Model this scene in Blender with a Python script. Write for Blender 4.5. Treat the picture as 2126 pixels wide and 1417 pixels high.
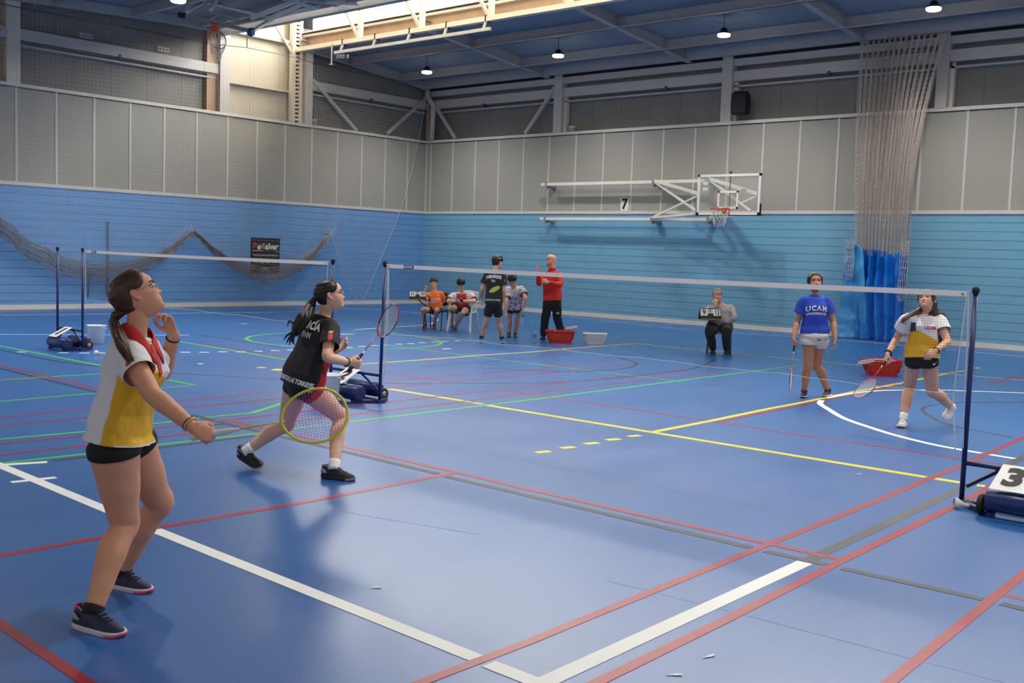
import bpy, bmesh, math, random
from mathutils import Vector, Matrix, noise
from mathutils.bvhtree import BVHTree
random.seed(7)
for o in list(bpy.data.objects): bpy.data.objects.remove(o, do_unlink=True)
SC = bpy.context.scene
COL = SC.collection
# ---------------------------------------------------------------- camera
F_PX, PITCH, ROLL, YAW, CAMH = 2225.879, 0.0805123, 0.0339247, 0.7221131, 1.7161535
IW, IH = 2126.0, 1417.0
CFW = Vector((-math.sin(YAW)*math.cos(PITCH), math.cos(YAW)*math.cos(PITCH), -math.sin(PITCH)))
_r0 = Vector((math.cos(YAW), math.sin(YAW), 0)); _u0 = _r0.cross(CFW)
CR = _r0*math.cos(ROLL) + _u0*math.sin(ROLL)
CU = -_r0*math.sin(ROLL) + _u0*math.cos(ROLL)
CO = Vector((0, 0, CAMH))
cam = bpy.data.cameras.new('camera'); camo = bpy.data.objects.new('camera', cam); COL.objects.link(camo)
cam.sensor_fit = 'HORIZONTAL'; cam.sensor_width = 36.0; cam.lens = F_PX*36.0/IW
cam.clip_start = 0.05; cam.clip_end = 300
camo.matrix_world = Matrix(((CR.x, CU.x, -CFW.x, CO.x), (CR.y, CU.y, -CFW.y, CO.y), (CR.z, CU.z, -CFW.z, CO.z), (0, 0, 0, 1)))
SC.camera = camo
# ---------------------------------------------------------------- world, exposure, daylight
SC.view_settings.view_transform = 'Standard'; SC.view_settings.look = 'None'
SC.view_settings.gamma = 1.0; SC.view_settings.exposure = 0.0; SC.view_settings.use_curve_mapping = False
W = bpy.data.worlds.new('sky'); SC.world = W; W.use_nodes = True
_bg = W.node_tree.nodes['Background']; _bg.inputs[0].default_value = (1.0, 0.96, 0.91, 1); _bg.inputs[1].default_value = 0.52
PANE_EMIT = 22.0          # daylight through the lantern glazing
LAMP_W = 62.0            # each high-bay lamp

# ---------------------------------------------------------------- helpers
def lin(c):
    r = []
    for x in c[:3]:
        x = x/255.0
        r.append(x/12.92 if x <= 0.04045 else ((x+0.055)/1.055)**2.4)
    return tuple(r)+(1.0,)
def ray(px, py):
    return CR*((px-IW/2)/F_PX) - CU*((py-IH/2)/F_PX) + CFW
def PD(px, py, d):            # point seen at a pixel, at forward depth d
    return CO + ray(px, py)*d
def PZ(px, py, z=0.0):        # ... on the horizontal plane z
    r = ray(px, py); return CO + r*((z-CO.z)/r.z)
def PX(px, py, X):
    r = ray(px, py); return CO + r*((X-CO.x)/r.x)
def PY(px, py, Y):
    r = ray(px, py); return CO + r*((Y-CO.y)/r.y)
def depth(P): return (P-CO).dot(CFW)
XL, YF, ZB, ZP = -26.064, 24.959, 2.986, 5.367
MATS = {}
def mat(name, col, rough=0.6, metal=0.0, spec=0.5, bump=None, vary=None, attr=None, alpha=1.0, trans=0.0, emit=None, coat=0.0, sheen=0.0):
    if name in MATS: return MATS[name]
    m = bpy.data.materials.new(name); MATS[name] = m; m.use_nodes = True
    nt = m.node_tree; b = nt.nodes['Principled BSDF']
    c = lin(col); b.inputs['Base Color'].default_value = c
    b.inputs['Roughness'].default_value = rough; b.inputs['Metallic'].default_value = metal
    b.inputs['Specular IOR Level'].default_value = spec
    b.inputs['Alpha'].default_value = alpha
    b.inputs['Transmission Weight'].default_value = trans
    b.inputs['Coat Weight'].default_value = coat; b.inputs['Coat Roughness'].default_value = 0.15
    if sheen: b.inputs['Sheen Weight'].default_value = sheen
    if emit:
        b.inputs['Emission Color'].default_value = lin(emit[0]); b.inputs['Emission Strength'].default_value = emit[1]
    tc = nt.nodes.new('ShaderNodeTexCoord')
    src = None
    if attr:
        a = nt.nodes.new('ShaderNodeAttribute'); a.attribute_name = attr
        src = a.outputs['Color']; nt.links.new(src, b.inputs['Base Color'])
    if vary:                      # (scale, amount) soft tonal variation of the surface
        n = nt.nodes.new('ShaderNodeTexNoise'); n.inputs['Scale'].default_value = vary[0]; n.inputs['Detail'].default_value = 4
        nt.links.new(tc.outputs['Object'], n.inputs['Vector'])
        mr = nt.nodes.new('ShaderNodeMapRange'); mr.inputs['From Min'].default_value = .25; mr.inputs['From Max'].default_value = .75
        mr.inputs['To Min'].default_value = 1-vary[1]; mr.inputs['To Max'].default_value = 1+vary[1]
        nt.links.new(n.outputs['Fac'], mr.inputs['Value'])
        mx = nt.nodes.new('ShaderNodeMix'); mx.data_type = 'RGBA'; mx.blend_type = 'MULTIPLY'; mx.inputs[0].default_value = 1
        if src: nt.links.new(src, mx.inputs[6])
        else: mx.inputs[6].default_value = c
        nt.links.new(mr.outputs[0], mx.inputs[7]); nt.links.new(mx.outputs[2], b.inputs['Base Color'])
    if bump:                      # (scale, strength[, distance])
        n = nt.nodes.new('ShaderNodeTexNoise'); n.inputs['Scale'].default_value = bump[0]; n.inputs['Detail'].default_value = 5
        nt.links.new(tc.outputs['Object'], n.inputs['Vector'])
        bp = nt.nodes.new('ShaderNodeBump'); bp.inputs['Strength'].default_value = bump[1]
        bp.inputs['Distance'].default_value = bump[2] if len(bump) > 2 else 0.01
        nt.links.new(n.outputs['Fac'], bp.inputs['Height']); nt.links.new(bp.outputs[0], b.inputs['Normal'])
    return m

def tag(o, label=None, cat=None, group=None, kind=None):
    if label: o['label'] = label
    if cat: o['category'] = cat
    if group: o['group'] = group
    if kind: o['kind'] = kind
    return o
def setp(o, p):
    if p is None: return o
    o.parent = p
    if p.type == 'EMPTY': o.matrix_parent_inverse = Matrix.Translation(-Vector(p.location))
    return o
def empty(name, loc=(0, 0, 0), label=None, cat=None, group=None, kind=None):
    o = bpy.data.objects.new(name, None); o.empty_display_size = 0.1; o.location = loc; COL.objects.link(o)
    return tag(o, label, cat, group, kind)
def inst(me, name, parent=None, loc=(0, 0, 0), rot=(0, 0, 0), scale=(1, 1, 1)):
    o = bpy.data.objects.new(name, me); COL.objects.link(o)
    o.location = loc; o.rotation_euler = rot; o.scale = scale
    return setp(o, parent)

class MB:
    def __init__(s): s.v = []; s.f = []
    def add(s, vs, fs):
        n = len(s.v); s.v += [Vector(v) for v in vs]; s.f += [tuple(i+n for i in f) for f in fs]; return s
    def box(s, lo, hi):
        (a, b, c), (d, e, g) = lo, hi
        return s.add([(a, b, c), (d, b, c), (d, e, c), (a, e, c), (a, b, g), (d, b, g), (d, e, g), (a, e, g)],
                     [(0, 3, 2, 1), (4, 5, 6, 7), (0, 1, 5, 4), (1, 2, 6, 5), (2, 3, 7, 6), (3, 0, 4, 7)])
    def obox(s, c, U, V_, N):     # centre and three half-axis vectors
        c = Vector(c); q = []
        for k in (-1, 1):
            for i, j in ((-1, -1), (1, -1), (1, 1), (-1, 1)): q.append(c+U*i+V_*j+N*k)
        return s.add(q, [(0, 3, 2, 1), (4, 5, 6, 7), (0, 1, 5, 4), (1, 2, 6, 5), (2, 3, 7, 6), (3, 0, 4, 7)])
    def bar(s, a, b, w, h, up=Vector((0, 0, 1))):
        a = Vector(a); b = Vector(b); d = (b-a); L = d.length; d.normalize()
        sd = d.cross(up)
        if sd.length < 1e-4: sd = d.cross(Vector((0, 1, 0)))
        sd.normalize(); n = sd.cross(d)
        return s.obox((a+b)/2, d*(L/2), sd*(w/2), n*(h/2))
    def loft(s, rings, cap=True):
        n = len(rings[0]); base = len(s.v)
        for r in rings: s.v += [Vector(p) for p in r]
        for i in range(len(rings)-1):
            a = base+i*n; b = a+n
            for j in range(n):
                k = (j+1) % n; s.f.append((a+j, a+k, b+k, b+j))
        if cap:
            s.f.append(tuple(base+j for j in reversed(range(n))))
            e = base+(len(rings)-1)*n; s.f.append(tuple(e+j for j in range(n)))
        return s
    def tube(s, pts, r, n=8, cap=True, ref=None):
        pts = [Vector(p) for p in pts]; m = len(pts)
        rs = r if isinstance(r, (list, tuple)) else [r]*m
        rings = []; prev = ref
        for i in range(m):
            t = (pts[min(i+1, m-1)]-pts[max(i-1, 0)])
            if t.length < 1e-9: t = Vector((0, 0, 1))
            t.normalize()
            if prev is None:
                prev = t.cross(Vector((0, 0, 1)))
                if prev.length < 1e-3: prev = Vector((1, 0, 0))
            u = prev-t*prev.dot(t)
            if u.length < 1e-5: u = t.orthogonal()
            u.normalize(); w = t.cross(u); prev = u
            ri = rs[i]; ra, rb = ri if isinstance(ri, (list, tuple)) else (ri, ri)
            rings.append([pts[i]+u*(math.cos(2*math.pi*k/n)*ra)+w*(math.sin(2*math.pi*k/n)*rb) for k in range(n)])
        return s.loft(rings, cap)
    def limb(s, pts, rad, n=14, sub=4, round_ends=(True, True), ref=None):
        pts = [Vector(p) for p in pts]; m = len(pts)
        R = [(q if isinstance(q, (list, tuple)) else (q, q)) for q in rad]
        P = []; Q = []
        def cr(a, b, c, d, t): return (b*2+(c-a)*t+(a*2-b*5+c*4-d)*t*t+(b*3-a-c*3+d)*t*t*t)*.5
        for i in range(m-1):
            a, b, c, d = pts[max(i-1, 0)], pts[i], pts[i+1], pts[min(i+2, m-1)]
            for k in range(sub):
                t = k/sub; P.append(cr(a, b, c, d, t)); tt = t*t*(3-2*t)
                Q.append((R[i][0]*(1-tt)+R[i+1][0]*tt, R[i][1]*(1-tt)+R[i+1][1]*tt))
        P.append(pts[-1]); Q.append(R[-1])
        def ends(P, Q):
            d = (P[0]-P[1]).normalized(); r0 = Q[0]; rr = min(r0); A = []; B = []
            for an in (80, 55, 30):
                a = math.radians(an); A.append(P[0]+d*(rr*math.sin(a))); B.append((r0[0]*math.cos(a), r0[1]*math.cos(a)))
            return A+P, B+Q
        if round_ends[0]: P, Q = ends(P, Q)
        if round_ends[1]:
            P.reverse(); Q.reverse(); P, Q = ends(P, Q); P.reverse(); Q.reverse()
        return s.tube(P, Q, n, True, ref)
    def ell(s, c, ax, n=14, m=9):
        c = Vector(c); rings = []
        for i in range(1, m):
            th = math.pi*i/m
            rings.append([c+ax[2]*(-math.cos(th))+(ax[0]*math.cos(2*math.pi*k/n)+ax[1]*math.sin(2*math.pi*k/n))*math.sin(th) for k in range(n)])
        return s.loft(rings)
    def lathe(s, prof, c=(0, 0, 0), ax=(Vector((1, 0, 0)), Vector((0, 1, 0)), Vector((0, 0, 1))), n=24, cap=True):
        c = Vector(c)
        return s.loft([[c+ax[2]*z+ax[0]*(r*math.cos(2*math.pi*k/n))+ax[1]*(r*math.sin(2*math.pi*k/n)) for k in range(n)] for r, z in prof], cap)
    def mesh(s, name, m=None, smooth=False):
        me = bpy.data.meshes.new(name); me.from_pydata([tuple(v) for v in s.v], [], s.f)
        if m: me.materials.append(m)
        if smooth and len(me.polygons): me.polygons.foreach_set('use_smooth', [True]*len(me.polygons))
        me.update(); return me
    def build(s, name, m, parent=None, smooth=False, **kw):
        o = bpy.data.objects.new(name, s.mesh(name, m, smooth)); COL.objects.link(o); setp(o, parent)
        return tag(o, **kw)
Xa, Ya, Za = Vector((1, 0, 0)), Vector((0, 1, 0)), Vector((0, 0, 1))
def text_mesh(txt, size, bold=0.0, sx=1.0, shear=0.0, thick=0.0, align='CENTER', spacing=1.0):
    cu = bpy.data.curves.new('txt', 'FONT'); cu.body = txt; cu.size = size; cu.align_x = align; cu.align_y = 'CENTER'
    cu.offset = bold; cu.shear = shear; cu.extrude = thick; cu.resolution_u = 3; cu.space_character = spacing
    o = bpy.data.objects.new('txt', cu); COL.objects.link(o)
    me = bpy.data.meshes.new_from_object(o.evaluated_get(bpy.context.evaluated_depsgraph_get()))
    bpy.data.objects.remove(o, do_unlink=True); bpy.data.curves.remove(cu)
    vs = [Vector((v.co.x*sx, v.co.y, v.co.z)) for v in me.vertices]; fs = [tuple(p.vertices) for p in me.polygons]
    bpy.data.meshes.remove(me)
    return vs, fs
def flat_text(txt, c, U, Vv, size, m, parent, name='lettering', bold=0.0, sx=1.0, shear=0.0, lift=0.003, align='CENTER', spacing=1.0):
    vs, fs = text_mesh(txt, size, bold, sx, shear, 0, align, spacing); U = U.normalized(); Vv = Vv.normalized(); N = U.cross(Vv)
    mb = MB(); mb.add([Vector(c)+U*v.x+Vv*v.y+N*lift for v in vs], fs)
    return mb.build(name, m, parent)
# ================================================================ floor
def floor_material():
    m = bpy.data.materials.new('floor_vinyl'); m.use_nodes = True; nt = m.node_tree; b = nt.nodes['Principled BSDF']
    tc = nt.nodes.new('ShaderNodeTexCoord')
    n1 = nt.nodes.new('ShaderNodeTexNoise'); n1.inputs['Scale'].default_value = 0.55; n1.inputs['Detail'].default_value = 6
    mp = nt.nodes.new('ShaderNodeMapping'); mp.inputs['Scale'].default_value = (1, .35, 1); mp.inputs['Rotation'].default_value = (0, 0, .3)
    nt.links.new(tc.outputs['Object'], mp.inputs[0]); nt.links.new(mp.outputs[0], n1.inputs['Vector'])
    cr = nt.nodes.new('ShaderNodeValToRGB')
    cr.color_ramp.elements[0].position = .3; cr.color_ramp.elements[0].color = lin((36, 93, 160))
    cr.color_ramp.elements[1].position = .7; cr.color_ramp.elements[1].color = lin((42, 99, 166))
    nt.links.new(n1.outputs['Fac'], cr.inputs[0])
    n2 = nt.nodes.new('ShaderNodeTexNoise'); n2.inputs['Scale'].default_value = 45; n2.inputs['Detail'].default_value = 2
    nt.links.new(tc.outputs['Object'], n2.inputs['Vector'])
    mx = nt.nodes.new('ShaderNodeMix'); mx.data_type = 'RGBA'; mx.blend_type = 'MULTIPLY'; mx.inputs[0].default_value = 0.12
    nt.links.new(cr.outputs[0], mx.inputs[6]); nt.links.new(n2.outputs['Fac'], mx.inputs[7]); nt.links.new(mx.outputs[2], b.inputs['Base Color'])
    n3 = nt.nodes.new('ShaderNodeTexNoise'); n3.inputs['Scale'].default_value = 1.4; n3.inputs['Detail'].default_value = 7
    nt.links.new(mp.outputs[0], n3.inputs['Vector'])
    mr = nt.nodes.new('ShaderNodeMapRange'); mr.inputs['From Min'].default_value = .3; mr.inputs['From Max'].default_value = .7
    mr.inputs['To Min'].default_value = .285; mr.inputs['To Max'].default_value = .33
    nt.links.new(n3.outputs['Fac'], mr.inputs[0]); nt.links.new(mr.outputs[0], b.inputs['Roughness'])
    bp = nt.nodes.new('ShaderNodeBump'); bp.inputs['Strength'].default_value = .02; bp.inputs['Distance'].default_value = .002
    pass
    b.inputs['Specular IOR Level'].default_value = .7
    return m
M_FLOOR = floor_material()
FLOOR = empty('floor', (0, 0, 0), kind='structure')
MB().box((XL-.3, -8, -.2), (12, YF+.3, 0)).build('floor_surface', M_FLOOR, FLOOR)
LM = {'w': mat('line_white', (232, 232, 226), .55, vary=(3, .05)), 'W': mat('line_white_worn', (205, 214, 228), .4),
      'y': mat('line_yellow', (226, 205, 40), .33, vary=(3, .08)), 'r': mat('line_red', (156, 24, 32), .33, vary=(3, .1)),
      'g': mat('line_green', (70, 186, 62), .33, vary=(3, .1)), 'k': mat('line_grey', (42, 44, 46), .45, vary=(3, .1))}
LCOUNT = [0]
def fline(kind, pts, w=0.05, world=False):
    P = [Vector((p[0], p[1], 0)) if world else PZ(p[0], p[1], 0) for p in pts]
    if not world:                       # lines that leave the picture run on over the floor
        for i, j in ((0, 1), (-1, -2)):
            x, y = pts[i]
            if x <= 2 or x >= 2124 or y >= 1417: 
                e_ = (P[i]-P[j]).normalized()*(9.0 if y < 1300 else 3.0); q_ = P[i]+e_; f_ = 1.0
                if q_.x < XL+.3: f_ = min(f_, max(0, (XL+.3-P[i].x)/e_.x))
                if q_.y > YF-.3: f_ = min(f_, max(0, (YF-.3-P[i].y)/e_.y))
                P[i] = P[i]+e_*f_
    LCOUNT[0] += 1; zt = 0.0012+0.00012*(LCOUNT[0] % 9)+(0.001 if kind == 'w' else 0)
    L = []; R = []
    for i, p in enumerate(P):
        a = P[max(i-1, 0)]; b = P[min(i+1, len(P)-1)]; d = (b-a); d.z = 0; d.normalize(); n = Vector((-d.y, d.x, 0))*(w/2)
        L.append(p+n); R.append(p-n)
    mb = MB(); n = len(P); vs = []
    for z in (0.0, zt):
        vs += [Vector((p.x, p.y, z)) for p in L] + [Vector((p.x, p.y, z)) for p in R]
    fs = []
    for i in range(n-1):
        a, b, c, d = 2*n+i, 2*n+i+1, 3*n+i+1, 3*n+i
        fs += [(d, c, b, a), (i, i+1, 2*n+i+1, 2*n+i), (n+i+1, n+i, 3*n+i, 3*n+i+1)]
    fs += [(0, 2*n, 3*n, n), (n-1, 2*n-1, 4*n-1, 3*n-1)]
    mb.add(vs, fs).build('court_line', LM[kind], FLOOR)
def smooth_pts(pts, sub=6):
    V_ = [Vector((a, b)) for a, b in pts]; out = []
    for i in range(len(V_)-1):
        a, b, c, d = V_[max(i-1, 0)], V_[i], V_[i+1], V_[min(i+2, len(V_)-1)]
        for k in range(sub):
            t = k/sub; q = (b*2+(c-a)*t+(a*2-b*5+c*4-d)*t*t+(b*3-a-c*3+d)*t*t*t)*.5; out.append((q.x, q.y))
    out.append((V_[-1].x, V_[-1].y)); return out
# white tape of the badminton court in front
fline('w', [(0, 966), (79.5, 999), (296, 1089)], .087); fline('w', [(321, 1099.5), (989, 1366)], .087)
fline('w', [(1015, 1378), (1122, 1420)], .087); fline('w', [(1122, 1420), (1671, 1167.5)], .093)
fline('w', [(2, 965), (98, 959)], .07); fline('w', [(23, 1001), (116, 991)], .06)
# white arc of the key on the right
fline('w', smooth_pts([(2037, 940.6), (1949, 925), (1865, 905), (1800, 885), (1752, 868), (1721, 850), (1703, 838), (1706, 831)]), .075)
fline('w', [(2107, 952), (2055, 943.5)], .07)
fline('w', smooth_pts([(1716, 826), (1774, 815.6), (1820, 811), (1865, 809.5), (1949, 809.5), (2030, 812), (2126, 815.5)]), .06)
# yellow
for a, b in (((808, 807), (975, 834)), ((1012, 841), (1922, 990)), ((1942, 993), (1994, 1001.5)), ((2028, 1007), (2045, 1009))): fline('y', [a, b], .09)
fline('y', [(982, 835.5), (1003, 838.5)], .09)
fline('y', [(1353, 897), (1477, 873), (1600, 847.5), (1653, 837.6), (1780, 811.5), (1876, 794), (1966, 775)], .075)
for x0, x1, y in ((1113, 1142.5, 938), (1164.5, 1193, 929), (1213.7, 1242, 920), (1259.7, 1287, 912), (1305, 1330, 904.7)): fline('y', [(x0, y+1.2), (x1, y-1.6)], .085)
for x0, x1, y in ((1972, 1981, 773), (1988, 1998, 770.5), (2003, 2011, 768.5), (2026, 2033, 763.5)): fline('y', [(x0, y+.4), (x1, y-.6)], .07)
fline('y', smooth_pts([(734, 756.5), (900, 745), (1000, 737), (1100, 730.5), (1192, 722.5), (1260, 717)]), .06); fline('y', [(1265, 716.4), (1324, 713)], .05)
fline('y', [(1330, 713), (1409, 722), (1526, 733), (1664, 747), (1791, 758.5), (1977, 776.5), (2126, 789)], .045)
fline('y', [(535, 762), (551, 763)], .12); fline('y', [(566, 766.5), (586, 767.5)], .2)
# red
fline('r', [(0, 1153), (315, 1097), (625, 1043.5), (946, 980.7)], .06)
fline('r', [(471, 870), (596, 899.7), (711.7, 926), (946, 980), (1306, 1063), (1597, 1128.6), (1746, 1161)], .06)
fline('r', [(870, 1418), (1100, 1331), (1225, 1279.6), (1597, 1128.6), (1725, 1078), (1913, 1000), (2000, 964.6), (2126, 906.7)], .055)
fline('r', [(1232, 1420), (1501, 1289), (1751, 1162), (1989.5, 1046), (2069, 1004), (2126, 975)], .06)
fline('r', [(1842, 1420), (2126, 1190)], .055); fline('r', [(0, 1294), (186, 1420)], .055); fline('r', [(2083, 1234), (2140, 1247)], .05)
fline('r', [(1034, 808.5), (1099, 818), (1474, 873), (1600, 893), (1991.7, 950.5), (2126, 970)], .05)
fline('r', [(1491, 875.7), (1600, 853.5), (1701, 833), (1780, 817), (1860, 800)], .045)
fline('r', [(0, 866), (197.6, 847.5), (364, 832), (581, 811.6), (802, 790), (1100, 766.5), (1276, 748.7)], .05)
fline('r', [(0, 883), (186, 866), (381, 846), (581, 826.5), (802, 805), (1100, 778), (1339, 753)], .05)
fline('r', [(0, 921), (183.5, 903), (307.6, 890), (581, 859), (714.5, 844), (1000, 812.7), (1440, 764)], .05)
fline('r', [(0, 944), (186, 923.6), (321.7, 908), (523, 884), (726, 860), (1000, 828.5), (1491, 771)], .05)
fline('r', [(0, 757), (211.7, 808.5)], .05); fline('r', [(0, 788), (85, 780.5)], .05)
fline('r', [(734, 761), (932, 793)], .05); fline('r', [(2051, 796.6), (2126, 778)], .06)
fline('r', [(406, 710.6), (600, 741.6)], .06)
# green
fline('g', [(0, 911.5), (183.5, 895), (307.6, 880.5), (423, 866.6), (522, 857)], .055); fline('g', smooth_pts([(522, 857), (552, 848), (583, 837.5), (640, 815)]), .07)
fline('g', [(0, 961.8), (195, 940), (330, 923), (530, 900), (607, 890), (723, 875.7), (1100, 829.7), (1600, 765.6), (1678, 754)], .055)
fline('g', [(0, 788.5), (217, 775)], .06); fline('g', [(0, 833), (198, 816)], .055)
fline('g', [(333, 785), (404, 799), (333, 805)], .055); fline('g', [(0, 717.6), (217, 760)], .07)
fline('g', [(367, 707.7), (600, 747)], .07); fline('g', [(796, 714.8), (1000, 742), (1415, 792)], .05)
a = PZ(512, 701.5); b = PZ(915, 709); c0 = (a+b)/2; rr = (a-b).length/2
fline('g', [(c0.x+rr*math.cos(t*math.pi/24), c0.y+rr*math.sin(t*math.pi/24)) for t in range(49)], .07, True)
# dark grey
fline('k', [(392, 860), (494, 885), (537, 895), (680.6, 929), (909, 983)], .07); fline('k', [(926, 989), (1100, 1029.3), (1559, 1136.5)], .07); fline('k', [(1588, 1143.6), (1715, 1171.6)], .065)
fline('k', [(1748, 1179.5), (2041, 1243.7)], .065); fline('k', [(2079, 1252.5), (2140, 1268)], .065); fline('k', [(434.7, 882.7), (463, 880.5)], .06)
fline('k', [(1707, 1148.6), (2025, 1000), (2126, 947.6)], .075); fline('k', [(1678, 1163), (1701, 1153)], .075)
fline('k', [(110, 956), (200, 945.6), (331.6, 929), (528, 904.5)], .05)
fline('k', smooth_pts([(0, 726), (121, 750), (217, 761), (341.5, 772.6), (576, 787)]), .06); fline('k', [(0, 764), (210, 816)], .06); fline('k', [(415, 695), (600, 723)], .06)
fline('k', smooth_pts([(782, 794.7), (1000, 795), (1169, 792.4), (1338.7, 778), (1440, 764), (1480, 748.7), (1484, 744)]), .06)
fline('k', smooth_pts([(1000, 763), (1169, 771), (1268, 767.6), (1310.5, 761), (1322, 754), (1310.5, 748.7), (1271, 738)]), .06)
fline('k', smooth_pts([(2104, 908), (1977, 882.7), (1932, 864), (1916, 851.7), (1921, 844.6), (1949, 839), (2006, 834.7), (2126, 834.7)]), .05)
fline('k', [(870, 761), (1100, 744), (1183, 734.5)], .05)
# far white lines and the dashed nine metre line
fline('W', [(0, 654), (120, 652.5), (560, 648), (700, 645)], .06); fline('W', [(0, 693.6), (392, 695.5)], .06)
for x0, x1, y in ((35, 55, 730.5), (120, 142.5, 732), (164.5, 186, 732.5), (209, 219, 732.5), (374, 395, 731), (414, 434, 731), (453, 472, 730), (491, 509.5, 730),
                  (528, 545, 728.6), (563, 580, 727.5), (596, 612, 726.4), (718, 732, 721), (744, 758, 719), (771, 785, 717), (796, 809, 716), (822, 836, 714), (846, 860, 713), (870, 884, 711), (896, 910, 709.5), (919, 930, 708.5), (944, 955, 707.5)):
    fline('W', [(x0, y), (x1, y)], .09)
for x0, x1, y in ((499, 512, 672), (411, 421, 755), (703, 734, 693.6), (918, 935, 724)): fline('W', [(x0, y), (x1, y-.4)], .1)
fline('W', smooth_pts([(700, 640), (796, 643), (840, 646.5), (890, 653), (905, 659), (907, 664), (898, 671), (870, 675), (840, 677), (796, 680), (735, 684)]), .07)
fline('W', [(1180, 657), (1420, 683), (1531, 691), (1760, 706), (2126, 740)], .05)
# fine seams between the rolls of floor covering
SEAM = mat('floor_seam', (120, 140, 175), .5)
for k, (p, q) in enumerate((((1000, 940), (1730, 1082)), ((1260, 1205), (1530, 1272)), ((1530, 1272), (2126, 1427)), ((1501, 1045), (2126, 1165)), ((700, 1060), (1000, 1110)))):
    A, B = PZ(*p), PZ(*q); A.z = B.z = 0.0006
    MB().bar(A, B, .006, .0008).build('floor_seam', SEAM, FLOOR)

# ================================================================ walls
M_BLUE_L = mat('painted_block', (106, 158, 212), .55, vary=(2.2, .05), bump=(60, .12, .004))
M_BLUE_F = mat('painted_block_turquoise', (116, 172, 202), .55, vary=(2.2, .05), bump=(60, .12, .004))
M_MORT = mat('block_joint', (60, 112, 156), .8)
M_PANEL = mat('acoustic_panel', (158, 156, 148), .75, vary=(90, .06), bump=(220, .15, .003))
M_MULL = mat('panel_strip', (196, 196, 192), .5)
M_TRIM = mat('white_trim', (208, 205, 198), .5, vary=(4, .04))
M_CLAD = mat('cladding_sheet', (126, 123, 119), .7, vary=(1.2, .08))
M_CREAM = mat('cladding_cream', (190, 182, 164), .7, vary=(1.2, .05))
M_STEEL = mat('painted_steel', (216, 206, 190), .5, vary=(2, .07))
M_STEELW = mat('painted_steel_white', (186, 183, 180), .5, vary=(2, .05))
M_RUST = mat('steel_brown', (176, 146, 116), .6, vary=(3, .12))
M_DARK = mat('near_black', (26, 25, 26), .8)  # near-black; also used as painted shade in gaps and column slots
WL = empty('wall_left', (XL, 15, 0), kind='structure')
WF = empty('wall_far', (-15, YF, 0), kind='structure')
Y0W = 7.0; X1W = 3.0
MB().box((XL-.3, Y0W, 0), (XL-.035, YF+.3, ZB)).build('mortar_bed', M_MORT, WL)
MB().box((XL-.3, YF+.035, 0), (X1W, YF+.3, ZB)).build('mortar_bed', M_MORT, WF)
ch = ZB/15.0; bl = 0.40
def blocks(wall, m, along):
    me = MB().box((-bl/2+.0003, 0, .004), (bl/2-.0003, .034, ch-.004)).mesh('block', m)
    hlf = MB().box((-bl/4+.0003, 0, .004), (bl/4-.0003, .034, ch-.004)).mesh('half_block', m)
    L = []
    lo, hi = (XL, X1W) if along == 'x' else (Y0W, YF)
    for c in range(15):
        t = lo+bl/2+(bl/2 if c % 2 else 0)
        if c % 2: L.append((lo+bl/4, c, True))
        while t < hi+bl/2: L.append((t, c, False)); t += bl
    def pos(t, c): return Vector((t, YF, c*ch)) if along == 'x' else Vector((XL, t, c*ch))
    if along == 'y': L = [(lo+hi-t, c, h) for t, c, h in L]
    def vis(t):
        return (-26.1 < t < -6.6) if along == 'x' else (10.6 < t < 25)
    L.sort(key=lambda q: (not vis(q[0]), depth(pos(q[0], q[1]))))
    rot = (0, 0, 0) if along == 'x' else (0, 0, math.pi/2)
    for t, c, h in L[:300]: inst(hlf if h else me, 'block', wall, pos(t, c), rot)
    mb = MB()
    for t, c, h in L[300:]:
        b = (bl/4 if h else bl/2)-.0003; p = pos(t, c)
        if along == 'x': mb.box((t-b, YF, p.z+.004), (t+b, YF+.034, p.z+ch-.004))
        else: mb.box((XL-.034, t-b, p.z+.004), (XL, t+b, p.z+ch-.004))
    mb.build('block_courses', m, wall, kind='stuff')
blocks(WF, M_BLUE_F, 'x'); blocks(WL, M_BLUE_L, 'y')
# grey panel band
MB().box((XL-.3, Y0W, ZB), (XL-.02, YF+.3, ZP)).build('panel_backing', M_DARK, WL)
MB().box((XL-.3, YF+.02, ZB), (X1W, YF+.3, ZP)).build('panel_backing', M_DARK, WF)
def panels(wall, along, t0, step, lo, hi):
    me = MB().box((.004, 0, ZB+.07), (step-.004, .02, ZP-.05)).mesh('wall_panel', M_PANEL)
    mu = MB().box((-.028, -.012, ZB+.07), (.028, .02, ZP-.05)).mesh('mullion', M_MULL)
    k = math.ceil((lo-t0)/step)
    t = t0+k*step
    while t < hi:
        if along == 'x': inst(mu, 'mullion', wall, (t, YF, 0)); (t+step < hi+.9) and inst(me, 'wall_panel', wall, (t, YF, 0))
        else: inst(mu, 'mullion', wall, (XL, t, 0), (0, 0, math.pi/2)); inst(me, 'wall_panel', wall, (XL, t, 0), (0, 0, math.pi/2))
        t += step
panels(WF, 'x', -24.80, 1.0135, XL-.2, X1W-1); panels(WL, 'y', 11.47, .9735, 8.3, YF-.5)
MB().box((XL-.01, YF-.01, ZB+.07), (XL+.07, YF+.02, ZP-.05)).build('corner_strip', M_MULL, WF)
MB().box((XL+.07, YF-.002, ZB+.07), (-24.83-1.0, YF+.02, ZP-.05)).build('wall_panel', M_PANEL, WF)
tl = empty('trim_1', (XL, 15, ZB), kind='structure'); tf = empty('trim_2', (-15, YF, ZB), kind='structure')
MB().box((XL-.05, Y0W, ZB-.01), (XL+.03, YF, ZB+.075)).build('lower_rail', M_TRIM, tl); MB().box((XL-.05, Y0W, ZP-.07), (XL+.05, YF, ZP+.01)).build('upper_rail', M_TRIM, tl)
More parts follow.
